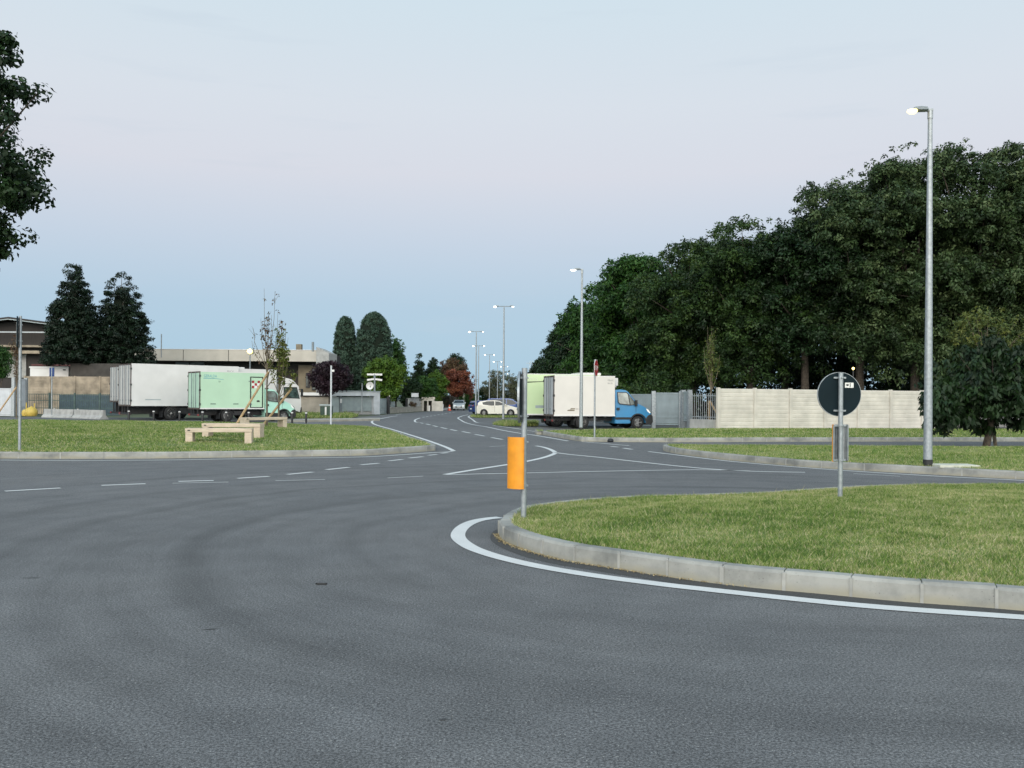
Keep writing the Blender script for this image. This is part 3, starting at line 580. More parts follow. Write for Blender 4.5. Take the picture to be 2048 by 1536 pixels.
for x, D, yt, hw, mt, lab in rowt:
    X = AX(x, D); zt = AZ(yt, D, x); ll = .20 if D < 64 else .30
    k = max(1., (zt-2.2)/14); low = 1.6 if x < 1400 else 4.2 if 1560 < x < 1800 else 2.3
    zc = (zt+low)/2; rz = (zt-low)/2; s = 1.0 if D < 64 else .6
    parts = [('lobed', int(34*k), (0, 0, zc), hw*1.05, hw, rz, .36 if D < 64 else .45, 62 if D < 64 else 40), ('round', int(190*s*k), (0, .15*hw, zc), hw*.86, hw*.8, rz*.88, .66, 62),
             ('round', int(60*s), (0, -.4*hw, low+rz*.28), hw*1.0, hw*.5, rz*.28, .5, 70), ('shell', int(90*s*k), (0, 0, zc), hw*.98, hw, rz*.96, .2, 15)]
    tree('broadleaf_tree', lab, 'tree', RG, (X, D, 0), parts, mt, .24, ll, ll*.45, droop=.5 if mt == 'willow' else .3, limbs=12, trunk_top=zc)
# second row behind: closes the wood
for i, (x, D, yt, hw, lab) in enumerate([(1240, 96, 610, 5, 'dark tree of the back row, seen between the brighter green trees'), (1440, 72, 520, 5, 'dark tree of the back row behind the staked sapling'),
                                  (1570, 68, 500, 5, 'dark tree of the back row left of the round sign'), (1680, 66, 470, 5, 'dark tree of the back row behind the round sign'), (1790, 64, 420, 5, 'dark tree of the back row between the wall and the nearest lamp post'),
                                  (1905, 62, 420, 5, 'dark tree of the back row behind the low evergreen'), (2020, 62, 430, 5, 'dark tree of the back row at the right edge')]):
    X = AX(x, D); zt = AZ(yt, D, x); zc = (zt+2)/2; rz = (zt-2)/2
    tree('broadleaf_tree', lab, 'tree', RG, (X, D, 0), [('round', 120, (0, 0, zc), hw, hw*.7, rz, 1.0, 80)], 'dark', .3, .36, .18, limbs=0, trunk_top=zc)
# undergrowth that closes the view under the crowns
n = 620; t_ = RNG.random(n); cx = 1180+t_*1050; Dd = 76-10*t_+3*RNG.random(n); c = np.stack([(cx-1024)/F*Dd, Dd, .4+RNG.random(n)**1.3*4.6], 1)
V, T = leaves(c, np.full(n, .95), 60, .34, .18); tag(npmesh('undergrowth', V, np.arange(len(V)).reshape(-1, 4), LM['dark'], T*.25), kind='stuff')  # tints scaled down: shade under the crowns put into the leaf colour
# shrubs under the tree row
for x, D, yt, hw in ((1330, 57, 745, 2.2), (1240, 60, 735, 2.5), (1285, 58, 752, 1.6)):
    X = AX(x, D); zt = AZ(yt, D, x)
    tree('shrub', {1330: 'dark shrub over the blue grey gate beside the blue cab', 1240: 'dark shrub behind the gap above the blue cab', 1285: 'low green shrub showing over the fence at the windscreen of the blue truck'}[x], 'shrub', 'shrubs behind the gates', (X, D, 0), [('round', 40, (0, 0, zt/2), hw, 1.5, zt/2, .45, 90)], 'oak', .06, .16, .08, limbs=4)
root = empty('garden_lamp', (AX(1706, 51), 51, 0), 0, 'small yellow lamp glimpsed through the trees above the round sign', 'lamp'); hh = AZ(737, 51, 1706); m = MB(); m.tube([(0, 0, 0), (0, 0, hh-.1)], .04, 8); m.build('post', MT['dark'], root); m = MB(); m.lathe([(.02, -.08), (.06, -.04), (.08, .02), (.03, .07)], 12); o = m.build('lit_lens', MT['glow'], root, smooth=True); o.location = (0, 0, hh)
# broad low evergreen on the near right verge
bx, by, bz = put('r1', 1972, 889)
tree('evergreen_tree', 'low dark glossy evergreen on a short trunk standing on the right verge', 'tree', None, (bx, by, bz),
     [('round', 120, (.35, 0, 1.75), 2.1, 1.6, .78, .24, 60), ('round', 70, (-.75, -.3, 1.45), 1.25, 1.1, .78, .22, 70), ('round', 60, (-1.55, -.2, 1.25), .62, .7, .85, .18, 50), ('round', 40, (1.2, -.2, 1.2), .8, .8, .7, .2, 50), ('round', 80, (.5, .1, 2.7), 1.5, 1.2, .85, .24, 50), ('shell', 60, (.2, 0, 1.9), 2.15, 1.6, 1.2, .16, 14), ('round', 14, (-.02, .1, .62), .42, .35, .2, .13, 30)], 'dark', .10, .20, .085, limbs=16, trunk_top=1.5, droop=1.1)
x_, y_, z_ = put('r1', 2010, 886)
tree('loose_tree', 'loose yellowing tree with bare pale twigs rising above the low evergreen', 'tree', None, (x_, y_+.6, z_),
     [('round', 44, (-.5, 0, 3.7), 1.0, .9, .75, .2, 30), ('round', 34, (.5, 0, 3.2), 1.0, .8, .9, .2, 30), ('shell', 24, (-.2, 0, 3.5), 1.3, 1, 1, .14, 12)], 'yello', .05, .13, .05, bark='barkp', limbs=22, trunk_top=3.2, droop=.5)
# left edge overhanging tree
tree('maple_tree', 'dark leafy tree reaching in at the left edge of the picture', 'tree', None, (-16.2, 24, .2),
     [('round', 130, (.5, 0, 7.6), 3.5, 3.0, 3.0, .42, 95), ('round', 26, (2.9, 0, 9.3), 1.0, 1.0, .75, .28, 60), ('round', 34, (3.0, 0, 6.9), 1.05, 1.2, .8, .28, 70), ('round', 22, (2.4, 0, 5.6), 1.1, 1, .45, .28, 60), ('round', 10, (2.6, 0, 4.9), .35, .5, .5, .2, 50), ('round', 14, (2.9, 0, 10.3), .5, .5, .4, .2, 50)], 'dark', .22, .15, .085, limbs=18, trunk_top=7.5, droop=.5)
# two conifers at the left
for x, D, yt, hw, lab in ((146, 84, 524, 2.5, 'left of the two tall dark conifers behind the boarded wall'), (240, 86, 534, 2.85, 'right of the two tall dark conifers, with sky gaps in it')):
    X = AX(x, D); zt = AZ(yt, D, x); lo = 4.5; zc = (zt+lo)/2; rz = (zt-lo)/2; n = 520 if x < 200 else 380
    tree('conifer', lab, 'tree', 'tall dark conifers on the left', (X, D, 0), [('cone', n, (0, 0, zc), hw*1.12, hw, rz*.99, .36, 90), ('round', 150, (0, 0, lo+rz*.72), hw*.92, hw*.9, rz*.7, .40, 90)], 'conifer', .25, .22, .08, limbs=22, trunk_top=zt*.8, droop=.15, squash=.45)
# clipped columns
for x, D, yt, yb, hp, lab in ((690, 112, 632, 792, 24, 'smaller of the two clipped columnar cypresses'), (747, 112, 624, 792, 38, 'larger of the two clipped columnar cypresses')):
    X = AX(x, D); zt = AZ(yt, D, x); hw = hp*D/F; zc = (zt+.4)/2
    tree('clipped_cypress', lab, 'tree', 'clipped columnar cypresses', (X, D, 0), [('column', 900 if hp > 30 else 620, (0, 0, zc), hw, hw, zc-.2, .24, 60)], 'cypress', .2, .17, .08, limbs=0)
def bush(x, D, yt, yb, hp, mt, lab, shape='round', n=110, cr=.45, per=80, ll=.26, name='tree', cat='tree', group='garden trees along the left of the road', D2=.8):
    X = AX(x, D); zt = AZ(yt, D, x); zb = max(.15, AZ(yb, D, x)); hw = hp*D/F; zc = (zt+zb)/2; rz = (zt-zb)/2
    if shape != 'round': parts = [(shape, n, (0, 0, zc), hw, hw*D2, rz, cr, per)]
    else:
        rr = random.Random(int(x*7+yt)); parts = [('round', int(n*.5), (0, 0, zc-.05*rz), hw*.86, hw*D2*.86, rz*.9, cr, per)]
        for q in range(5): a = q*1.257+rr.random(); w_ = rr.uniform(.38, .55); parts.append(('round', int(n*.14), (math.cos(a)*hw*(1-w_), -abs(math.sin(a))*hw*.4, zc+math.sin(a)*rz*(1-w_)), hw*w_, hw*w_, rz*w_, cr*.8, per))
        parts.append(('shell', int(n*.2), (0, 0, zc), hw*.93, hw*.8, rz*.93, cr*.4, max(12, per//4)))
    return tree(name, lab, cat, group, (X, D, 0), parts, mt, .14, ll, ll*.45, limbs=6, trunk_top=zc)
bush(791, 122, 668, 790, 20, 'mid', 'green tree just right of the larger clipped cypress', n=90)
bush(771, 100, 713, 802, 48, 'bright', 'rounded bright green tree in front of the clipped cypresses', n=240, cr=.5, per=90)
bush(760, 104, 745, 822, 38, 'dark', 'dark shrubbery below the rounded bright green tree', n=120)
bush(660, 82, 722, 788, 44, 'plum', 'dark purple plum tree over the grey gate', n=230, cr=.42, per=90, ll=.18, name='plum_tree', group=None)
bush(838, 128, 705, 812, 20, 'dark', 'dark cedar with drooping arms, left one', 'cone', n=170, cr=.32, per=60, name='cedar')
bush(868, 132, 704, 812, 20, 'dark', 'dark cedar with drooping arms, right one', 'cone', n=170, cr=.32, per=60, name='cedar')
bush(850, 134, 735, 815, 46, 'dark', 'broad dark mass of garden trees behind the cream portal', n=260, cr=.6)
bush(822, 118, 752, 818, 22, 'dark', 'dark shrubby tree above the low stone wall', n=120)
bush(850, 120, 752, 806, 27, 'mid', 'mid green garden tree with bare lower boughs', n=120)
bush(873, 128, 740, 806, 22, 'bright', 'yellow green tree between the cedars and the red tree', n=90, cr=.5)
bush(905, 140, 716, 765, 30, 'redd', 'brownish tree top left of the red tree', n=90, cr=.5)
bush(912, 150, 707, 760, 20, 'dark', 'rounded dark tree above the red tree', n=90, cr=.6, name='tree')
bush(916, 134, 738, 792, 37, 'red', 'rust red autumn tree above the hedge', n=130, cr=.45, name='red_tree', group=None)
bush(941, 138, 765, 795, 10, 'red', 'small loose red tree at the right of the rust red one', n=20, cr=.4, per=40)
bush(932, 150, 780, 815, 30, 'mid', 'green bushes beyond the parked silver car', n=90, cr=.6)
bush(1000, 150, 736, 815, 38, 'olive', 'loose olive green tree behind the row of double lamp posts', n=100, cr=.6, per=60, group=None)
bush(975, 160, 770, 815, 22, 'dark', 'dark bushes left of the loose olive tree', n=70, cr=.6)
bush(1032, 155, 760, 815, 22, 'olive', 'small olive tree just left of the near sign post', n=70, cr=.6, per=60, group=None)
bush(1066, 165, 772, 815, 40, 'dark', 'dark bushes behind the green truck', n=90, cr=.7)
bush(-5, 72, 690, 758, 30, 'mid', 'round green bush cut by the left edge above the gate', n=110, cr=.4, ll=.16, group=None)
# hedges
def hedge(x0, x1, D0, D1, yt, mt, lab):
    X0, X1 = AX(x0, D0), AX(x1, D1); zt = AZ(yt, (D0+D1)/2, (x0+x1)/2); root = empty('hedge', ((X0+X1)/2, (D0+D1)/2, 0), math.atan2(D1-D0, X1-X0), lab, 'hedge', 'hedges along the left of the road')
    Ln = math.hypot(X1-X0, D1-D0); n = int(Ln*zt*7); c = np.stack([(RNG.random(n)-.5)*Ln, (RNG.random(n)-.5)*.9, .1+RNG.random(n)*(zt-.3)], 1); V, T = leaves(c, np.full(n, .3), 60, .2, .1)
    npmesh('foliage', V, np.arange(len(V)).reshape(-1, 4), LM[mt], T, root); m = MB(); m.box(-Ln/2, Ln/2, -.4, .4, 0, zt-.15); m.build('stems', MT['bark'], root)
hedge(866, 908, 128, 142, 789, 'hedge', 'tall clipped brown hedge behind the cream portal')
hedge(905, 925, 142, 160, 790, 'mid', 'green hedge beyond the brown one')
# saplings
def sapling(loc, h, spread, label, seed, leaf='yell', n=14, lv=160, bare=.35, stakes=(), group='young staked trees'):
    random.seed(seed); root = empty('sapling', loc, 0, label, 'young tree', group); m = MB(); pts = [(0, 0, -.05), (random.uniform(-.03, .03), 0, h*.26), (random.uniform(-.05, .05), 0, h*.45)]
    m.tube(pts, [.045, .035, .028], 7); L_ = []
    for i in range(n):
        a = random.uniform(0, 6.28); z0 = h*random.uniform(.25, .5); hh = h*random.uniform(.55, 1.0) if i else h; sp = spread*random.uniform(.25, 1)*(1.2-hh/h*.9); x1, y1 = math.cos(a)*sp, math.sin(a)*sp
        q = [(0, 0, z0), (x1*.5, y1*.5, z0+(hh-z0)*.3), (x1*.9, y1*.9, z0+(hh-z0)*.65), (x1, y1, hh)]; m.tube(q, [.018, .013, .009, .005], 5, False); L_.append(q)
        for j in range(2):
            t = random.uniform(.3, .8); s = Vector(q[1]).lerp(Vector(q[3]), t); e = s+Vector((random.uniform(-.25, .25), random.uniform(-.25, .25), random.uniform(.1, .5))); m.tube([s, e], [.007, .004], 4, False); L_.append([s, s, e, e])
    m.build('trunk', MT['barkp'], root, smooth=True)
    cs = []
    for _ in range(lv):
        q = random.choice(L_); t = random.random()**(1.6 if bare else 1); s = Vector(q[1]).lerp(Vector(q[3]), t); cs.append(tuple(s))
    V, T = leaves(np.array(cs), np.full(len(cs), .09), 4, .11, .06, 1, .4); npmesh('crown', V, np.arange(len(V)).reshape(-1, 4), LM[leaf], T, root)
    for (a, b) in stakes:
        s = MB(); s.tube([a, b], .05, 8); s.build('stake', MT['stake'], root, smooth=True)
    return root
x, y, z = put('left', 534, 852); sc = F/y
def zt(yy, y, z, x=1024): return AZ(yy, y, x)-z
sapling((x, y, z), zt(575, y, z, 534), 1.5, 'taller sapling with nearly bare upright twigs, propped by a leaning stake', 3, 'redd', 15, 75, stakes=[((-1.25, -.3, 0), (.05, 0, 2.3)), ((-.35, .6, 0), (.9, .5, 1.6))])
x, y, z = put('left', 557, 853)
sapling((x, y, z), zt(655, y, z, 557), 1.15, 'smaller sapling with yellow green leaves right of the bare one', 5, 'yell', 14, 380)
x, y, z = put('r2', 1421, 857)
sapling((x, y, z), zt(652, y, z, 1421), .85, 'sapling with yellow green leaves and leaning stakes before the iron railing', 9, 'yello', 16, 330, stakes=[((.75, -.1, 0), (-.05, 0, 1.4)), ((-.06, .06, 0), (-.08, .05, 1.4))])
x, y = AX(33, 57), 57
sapling((x, y, .2), zt(650, y, .2, 33), .8, 'small sapling with a slanting stake in front of the grey gate at the far left', 11, 'redd', 9, 160, stakes=[((-1.3, 0, 0), (0, 0, 1.9))])
random.seed(21)
# ------------------------------------------------------------------ lamps, posts, signs
def lamp_post(x, yb, ytop, zb, label, single=True, key=None, r=.085):
    X, Y = P(x, yb, zb); xt = x; zt = AZ(ytop, Y, x); root = empty('street_lamp', (X, Y, zb-.03), 0, label, 'street lamp', 'street lamps along the road')
    h = zt-zb
    m = MB(); m.tube([(0, 0, .0), (0, 0, h*.45), (0, 0, h-.12)], [r, r*.78, r*.5], 14); m.build('pole', MT['galv'], root, smooth=True)
    b = MB(); b.tube([(0, 0, 0), (0, 0, .17 if single else .2)], r+.008, 14); b.build('base_sleeve', MT['black'], root, smooth=True)
    if single:
        m = MB(); m.tube([(0, 0, h-.2), (0, 0, h-.02)], r*.62, 12); m.bar((.05, 0, h-.02), (-.34, -.0, h+.0), .10, .05); m.build('arm', MT['galv'], root, bevel=.006)
        hd = MB(); pr = [(-.06, -.03), (-.10, .035), (-.22, .045), (-.36, .03), (-.38, -.01), (-.25, -.035)]; hd.prism(pr, -.10, .10); o = hd.build('lamp_head', MT['galvd'], root, bevel=.012); o.location = (0, 0, h)
        g = MB(); g.lathe([(.01, -.05), (.06, -.045), (.095, -.01), (.085, .02), (.01, .025)], 14); o = g.build('lit_lens', MT['glow'] if key == 'big' else MT['glow2'], root, smooth=True); o.location = (-.40, -.04, h-.05)
        o.scale = (1.15, 1.1, 1.15) if key == 'big' else (1.3, 1, .8)
    else:
        a = MB(); a.bar((-.45, 0, h-.06), (.45, 0, h-.06), .07, .05); a.build('arm', MT['galvd'], root, bevel=.005)
        for s in (-1, 1):
            hd = MB(); hd.box(.38, .66, -.1, .1, -.03, .04); o = hd.build('lamp_head', MT['galvd'], root, bevel=.012); o.location = (0, 0, h-.04); o.scale = (s, 1, 1)
            g = MB(); g.lathe([(.01, -.06), (.06, -.05), (.08, 0), (.05, .04), (.01, .05)], 12); o = g.build('lit_lens', MT['glow2'], root, smooth=True); o.location = (s*.60, -.02, h-.08); k = 1.2 if s < 0 else .85; o.scale = (k, k, k)
    return root
zz = put('r1', 1855, 932)[2]+.02
lamp_post(1855.5, 932, 216, zz, 'nearest and tallest-looking single street lamp, lit yellow, on the right verge', key='big', r=.092)
zz = put('r2', 1162, 861)[2]+.02
lamp_post(1162, 861, 537, zz, 'single street lamp rising in front of the white truck box', r=.085)
for x, yb, yt, zb, lab in ((1006.5, 843.5, 610, .03, 'nearest double street lamp, in front of the white car'), (951.5, 832, 661, .03, 'second double street lamp, at the tail of the white car'), (956.5, 826.5, 690, 0, 'third double street lamp, close beside the second'),
                       (978.5, 822, 708, 0, 'fourth double street lamp, beyond the blue car roof'), (994.5, 818.8, 722, 0, 'fifth double street lamp, before the olive tree'), (1008, 816.2, 732, 0, 'sixth double street lamp, half hidden by the nearest one'),
                       (1019.5, 812.2, 747, 0, 'seventh double street lamp, small, behind the blue car bonnet'), (1026.5, 808.9, 764, 0, 'farthest double street lamp, just left of the near sign post')):
    lamp_post(x, yb, yt, zb, lab, False, r=.08)
def post(root, h, r=.03, mat='galv'):
    m = MB(); m.tube([(0, 0, -.15), (0, 0, h)], r, 14); return m.build('post', MT[mat], root, smooth=True)
def disc(root, r, h, mat_back, mat_face, y=.045):
    m = MB(); m.lathe([(r-.004, 0), (r, .004), (r, .014), (r-.004, .018)], 48, 'y', (0, y, h)); m.build('sign_disc', MT[mat_back], root, smooth=True)
    m = MB(); m.lathe([(r+.002, -.006), (r+.006, .0), (r+.006, .020), (r-.006, .024), (r-.010, .0195), (.01, .0195)], 48, 'y', (0, y, h)); m.v = [v for v in m.v]; 
    rg = MB()
    n = 48
    for j in range(n):
        a, b = 2*math.pi*j/n, 2*math.pi*(j+1)/n
        pr = [(r-.001, -.003), (r+.005, -.003), (r+.005, .021), (r-.001, .021)]
        for k in range(4):
            p, q = pr[k], pr[(k+1) % 4]
            rg.quad((p[0]*math.cos(a), y+p[1], h+p[0]*math.sin(a)), (p[0]*math.cos(b), y+p[1], h+p[0]*math.sin(b)), (q[0]*math.cos(b), y+q[1], h+q[0]*math.sin(b)), (q[0]*math.cos(a), y+q[1], h+q[0]*math.sin(a)))
    rg.build('sign_rim', MT['galv'], root)
    fc = MB(); fc.lathe([(r-.012, .0), (r-.012, .003)], 48, 'y', (0, y+.018, h)); fc.build('sign_face', MT[mat_face], root)
def clamps(root, hs, r=.03, w=.085):
    for h in hs:
        m = MB(); m.box(-w, w, .028, .043, h-.012, h+.012); m.tube([(0, 0, h-.013), (0, 0, h+.013)], r+.005, 14); m.box(-.011, .011, -r-.018, -r, h-.008, h+.008); m.build('clamp', MT['galv'], root, bevel=.002)
def marker(root, h0, h1, rot, mat_face='orange'):
    """curved reflective hazard marker: orange front, ribbed grey back"""
    e = [(math.sin(t)*.125, .075*math.cos(t)) for t in [R(-100+200*i/16) for i in range(17)]]
    f = MB()
    for i in range(16): f.quad((e[i][0], e[i][1]+.004, h0), (e[i+1][0], e[i+1][1]+.004, h0), (e[i+1][0], e[i+1][1]+.004, h1), (e[i][0], e[i][1]+.004, h1))
    o = f.build('reflector_face', MT[mat_face], root); o.rotation_euler = (0, 0, rot); o.location = (0, 0, 0)
    b = MB(); 
    for i in range(16): b.quad((e[i][0]*.99, e[i][1], h0), (e[i+1][0]*.99, e[i+1][1], h0), (e[i+1][0]*.99, e[i+1][1], h1), (e[i][0]*.99, e[i][1], h1))
    for i in range(1, 16, 2): b.bar((e[i][0]*.97, e[i][1]-.010, h0+.01), (e[i][0]*.97, e[i][1]-.010, h1-.01), .010, .018)
    b.bar((-.118, .015, h0+.02), (.118, .015, h0+.02), .02, .02); b.bar((-.118, .015, h1-.02), (.118, .015, h1-.02), .02, .02)
    o = b.build('ribbed_back', MT['galv'], root); o.rotation_euler = (0, 0, rot)
# far side of the island: round sign seen from behind
x, y = P(1681.5, 981, .25); y = 12.6; x = AX(1681.5, 12.6); z = gz('near', x, y)
root = empty('road_sign', (x, y, z), R(2), 'round road sign seen from its dark back, with an orange-edged marker below', 'road sign', 'signs on the near island')
ht = AZ(746, 12.6, 1682)-z; post(root, ht, .032); hc = AZ(788.5, 12.6, 1682)-z; disc(root, .298, hc, 'signback', 'sticker', .05); clamps(root, (hc+.225, hc-.225, AZ(851, 12.6, 1682)-z, AZ(921, 12.6, 1682)-z), .032)
e = MB(); e.box(.075, .195, .0455, .0485, hc+.09, hc+.16); e.build('sticker', MT['sticker'], root); e = MB(); e.box(.142, .152, .0435, .045, hc+.1, hc+.155); e.box(.095, .125, .0435, .045, hc+.115, hc+.14); e.build('sticker_print', MT['black'], root)
marker(root, AZ(923, 12.6, 1682)-z, AZ(849, 12.6, 1682)-z, R(20))
# near tip of the island
x, y, z = put('near', 1047, 1036)
root = empty('road_sign', (x, y, z), R(86.5), 'edge-on round road sign with a broad orange marker on the tip of the near island', 'road sign', 'signs on the near island')
ht = AZ(736, y, 1045)-z; post(root, ht, .033); hc = AZ(794, y, 1040)-z; disc(root, .29, hc, 'signback', 'sticker', .045); clamps(root, (hc+.22, hc-.22, AZ(884, y, 1045)-z, AZ(971, y, 1045)-z), .033)
for hb in (AZ(884, y, 1045)-z, AZ(971, y, 1045)-z): m = MB(); m.box(-.055, -.012, .02, .05, hb-.012, hb+.012); m.build('bracket', MT['galv'], root, bevel=.003)
marker(root, AZ(977, y, 1040)-z, AZ(874, y, 1040)-z, R(47))
for o in [o for o in C.objects if o.parent == root and o.name.split('.')[0] in ('reflector_face', 'ribbed_back')]: o.location = (.0, .085, 0)
# sign at the left edge
x, y, z = put('left', 39, 902)
root = empty('road_sign', (x, y, z), R(116), 'tall road sign on a grey pole seen edge-on at the left edge', 'road sign'); h = AZ(632, y, 44)-z; post(root, h, .035)
m = MB(); hc = h-.42; m.prism([(-.3, hc-.35), (.3, hc-.35), (.3, hc+.28), (.2, hc+.4), (-.2, hc+.4), (-.3, hc+.28)], .05, .075); m.build('sign_panel', MT['signback'], root, bevel=.003); m = MB(); m.box(-.27, .27, .0755, .079, hc-.3, hc+.25); m.build('sign_face', MT['sticker'], root); clamps(root, (hc+.2, hc-.2), .035)
# stop sign
x, y, z = put('r2', 1189, 875)
root = empty('stop_sign', (x, y, z), R(72), 'red octagonal STOP sign turned sideways, before the white truck box', 'stop sign'); h = AZ(718, y, 1190)-z; post(root, h-.02, .032); hc = h-.33
oc = [(.33*math.cos(R(22.5+45*i)), hc+.33*math.sin(R(22.5+45*i))) for i in range(8)]
m = MB(); m.prism(oc, -.05, -.038); m.build('sign_back', MT['sticker'], root); m = MB(); m.prism([(a*.94, hc+(b-hc)*.94) for a, b in oc], -.0535, -.0505); m.build('sign_face', MT['red'], root)
text('lettering', 'STOP', .24, MT['sticker'], root, (-.29, -.056, hc-.08), (R(90), 0, 0), .003, .92); clamps(root, (hc+.15, hc-.15), .032)
# plain posts
def simple_post(px, yb, yt, D, label, r=.03, extra=None, mat='galv', name='sign_post', cat='post'):
    X = AX(px, D); zb = max(.05, AZ(yb, D, px)); ztp = AZ(yt, D, px); root = empty(name, (X, D, zb), 0, label, cat); post(root, ztp-zb, r, mat)
    if extra: extra(root, ztp-zb)
    return root
def cap(root, h): m = MB(); m.box(.0, .16, -.03, .03, h-.33, h-.22); m.build('bracket', MT['white'], root, bevel=.005)
simple_post(662, 851, 731, 49, 'slender white post on the far corner of the left lawn', .045, cap, 'greyw')
def plate(root, h):
    m = MB(); m.box(-.02, .02, -.25, .25, h-.62, h); m.build('sign_panel', MT['navy'], root); m = MB(); m.box(.02, .024, -.18, .18, h-.5, h-.12); m.build('sign_face', MT['sticker'], root)
r_ = simple_post(103.5, 826, 735, 64, 'small sign on a thin pole behind the concrete barriers', .04, plate, 'galv', 'road_sign', 'road sign'); r_.rotation_euler = (0, 0, R(60))
simple_post(724, 823, 767, 84, 'thin pole standing before the grey sliding gate', .05)
def floods(root, h):
    for dz in (0, -.55):
        m = MB(); m.bar((-.75, 0, h+dz), (0, 0, h+dz+(.1 if dz else 0)), .14, .18); m.bar((.75, 0, h+dz), (0, 0, h+dz+(.1 if dz else 0)), .14, .18); m.build('floodlight_arm', MT['white'], root)
simple_post(749, 783, 749, 92, 'post with four white floodlight arms above the gateway', .1, floods, 'galvd', 'floodlight_post', 'floodlight')
simple_post(625, 700, 684, 92, 'grey flue pipe on the flat roof', .12, None, 'galvd', 'flue', 'flue')
simple_post(322, 712, 668, 91, 'thin aerial mast on the flat roofed building', .05, None, 'galv', 'mast', 'mast')
simple_post(929, 818, 778, 150, 'small lamp pole beyond the parked silver car', .07, lambda r, h: MB().box(-.1, .5, -.1, .1, h-.1, h+.1).build('lamp_head', MT['white'], r), 'white', 'lamp_post', 'lamp')
simple_post(928, 818, 788, 149, 'white concrete gatepost behind the parked silver car', .22, None, 'slab', 'gatepost', 'gatepost')
simple_post(885, 819, 808, 128, 'short white post before the brown hedge', .16, None, 'white', 'gatepost', 'gatepost')
simple_post(869, 800, 783, 121, 'short pole at the right corner of the cream portal', .07, None, 'cream', 'sign_post', 'post')
# ------------------------------------------------------------------ benches and bollards
def bench(x0, x1, yb, label, key='left', dy=0.):
    a = put(key, x0, yb); b = put(key, x1, yb+dy); Ln = math.dist(a[:2], b[:2]); c = ((a[0]+b[0])/2, (a[1]+b[1])/2+.2, min(a[2], b[2])+.01)
    root = empty('park_bench', c, math.atan2(b[1]-a[1], b[0]-a[0])+R(-2), label, 'bench', 'timber benches on the left lawn'); h = .44
    for s in (-1, 1): m = MB(); m.box(s*Ln/2-(.19 if s > 0 else 0), s*Ln/2+(.19 if s < 0 else 0), -.2, .2, 0, h-.115); m.build('leg', MT['wood'], root, bevel=.008)
    m = MB(); m.box(-Ln/2-.01, Ln/2+.01, -.215, -.11, h-.113, h); m.box(-Ln/2-.01, Ln/2+.01, -.105, .0, h-.113, h-.003); m.box(-Ln/2-.01, Ln/2+.01, .005, .105, h-.113, h-.001); m.box(-Ln/2-.01, Ln/2+.01, .11, .215, h-.113, h-.002); m.build('seat', MT['wood'], root, bevel=.008)
    m = MB(); m.box(-Ln/2+.06, -Ln/2+.13, -.218, -.215, h-.075, h-.045); m.build('nameplate', MT['black'], root)
bench(368, 501, 884, 'nearest timber bench on the left lawn', dy=3)
bench(404, 521, 873.5, 'timber bench just behind the nearest one, its slatted top showing', dy=2.5)
bench(483, 565, 853, 'farthest timber bench, behind the stakes of the saplings', dy=2)
bpts = [(109, 72, 815, 'black bollard before the concrete barriers, left one'), (156, 66, 816.5, 'black bollard before the concrete barriers, right one'), (257.6, 54, 820, 'black bollard under the tail of the white trucks'), (307.5, 53.4, 820.5, 'black bollard left of the rear wheel of the white truck'), (359.3, 52.8, 821, 'black bollard right of the rear wheel of the white truck'),
        (405.3, 52.2, 821.5, 'black bollard at the rear corner of the mint truck'), (452.7, 51.6, 822, 'black bollard in front of the rear wheel of the mint truck'), (497.7, 51, 822.5, 'black bollard before the middle of the mint truck'), (584.5, 49.8, 822.5, 'black bollard at the nose of the mint truck'), (612.5, 49.4, 823, 'black bollard standing free at the right end of the row')]
b0 = None
for px, D, yt, lab in bpts:
    X = AX(px, D); z = .17 if D > 45 else 0; h = AZ(yt, D, px)-.17
    if b0 is None:
        b0 = empty('bollard', (X, D, z), 0, lab, 'bollard', 'bollards along the back of the left lawn'); m = MB(); m.lathe([(.06, 0), (.06, .72), (.055, .74), (.02, .75)], 14); m.build('bollard_post', MT['bollb'], b0, smooth=True); m = MB(); m.lathe([(.0605, .62), (.063, .625), (.063, .685), (.0605, .69)], 14); m.build('reflective_band', MT['white'], b0, smooth=True); r_ = b0
    else: r_ = copy_tree(b0); r_.location = (X, D, z); r_['label'] = lab
    r_.scale = (1, 1, h/.75)
# ------------------------------------------------------------------ vehicles
def wheel(root, x, y, r, w, rimm='rim', spokes=0):
    """wheel centre (x, y) on the outer side; y sign tells the side"""
    s = -1 if y < 0 else 1; e = bpy.data.objects.new('wheel', None); 
    t = MB(); t.lathe([(r*.62, 0), (r*.9, -.0), (r*.98, .02), (r, .05), (r, w-.05), (r*.98, w-.02), (r*.9, w), (r*.62, w)], 28, 'y')
    o = t.build('wheel', MT['tyre'], root, smooth=True); o.location = (x, y if s < 0 else y-w, r)
    g = MB(); f = 0 if s < 0 else w; d = -s
    pr = [(r*.63, f-d*-.0), (r*.60, f+d*.005), (r*.55, f+d*.05), (r*.2, f+d*.03), (r*.13, f-d*.01), (.01, f-d*.012)]
    if s > 0: pr = [(a, b) for a, b in pr]
    g.lathe(pr, 24, 'y')
    if spokes:
        for k in range(spokes):
            a = 2*math.pi*k/spokes; g.bar((r*.12*math.cos(a), f+d*.005, r*.12*math.sin(a)), (r*.6*math.cos(a), f+d*.008, r*.6*math.sin(a)), r*.14, .03)
    q = g.build('rim', MT[rimm], o, smooth=True)
    if spokes:
        q = MB(); q.lathe([(r*.56, f+d*.045), (r*.15, f+d*.028)], 20, 'y'); q.build('rim_well', MT['black'], o)
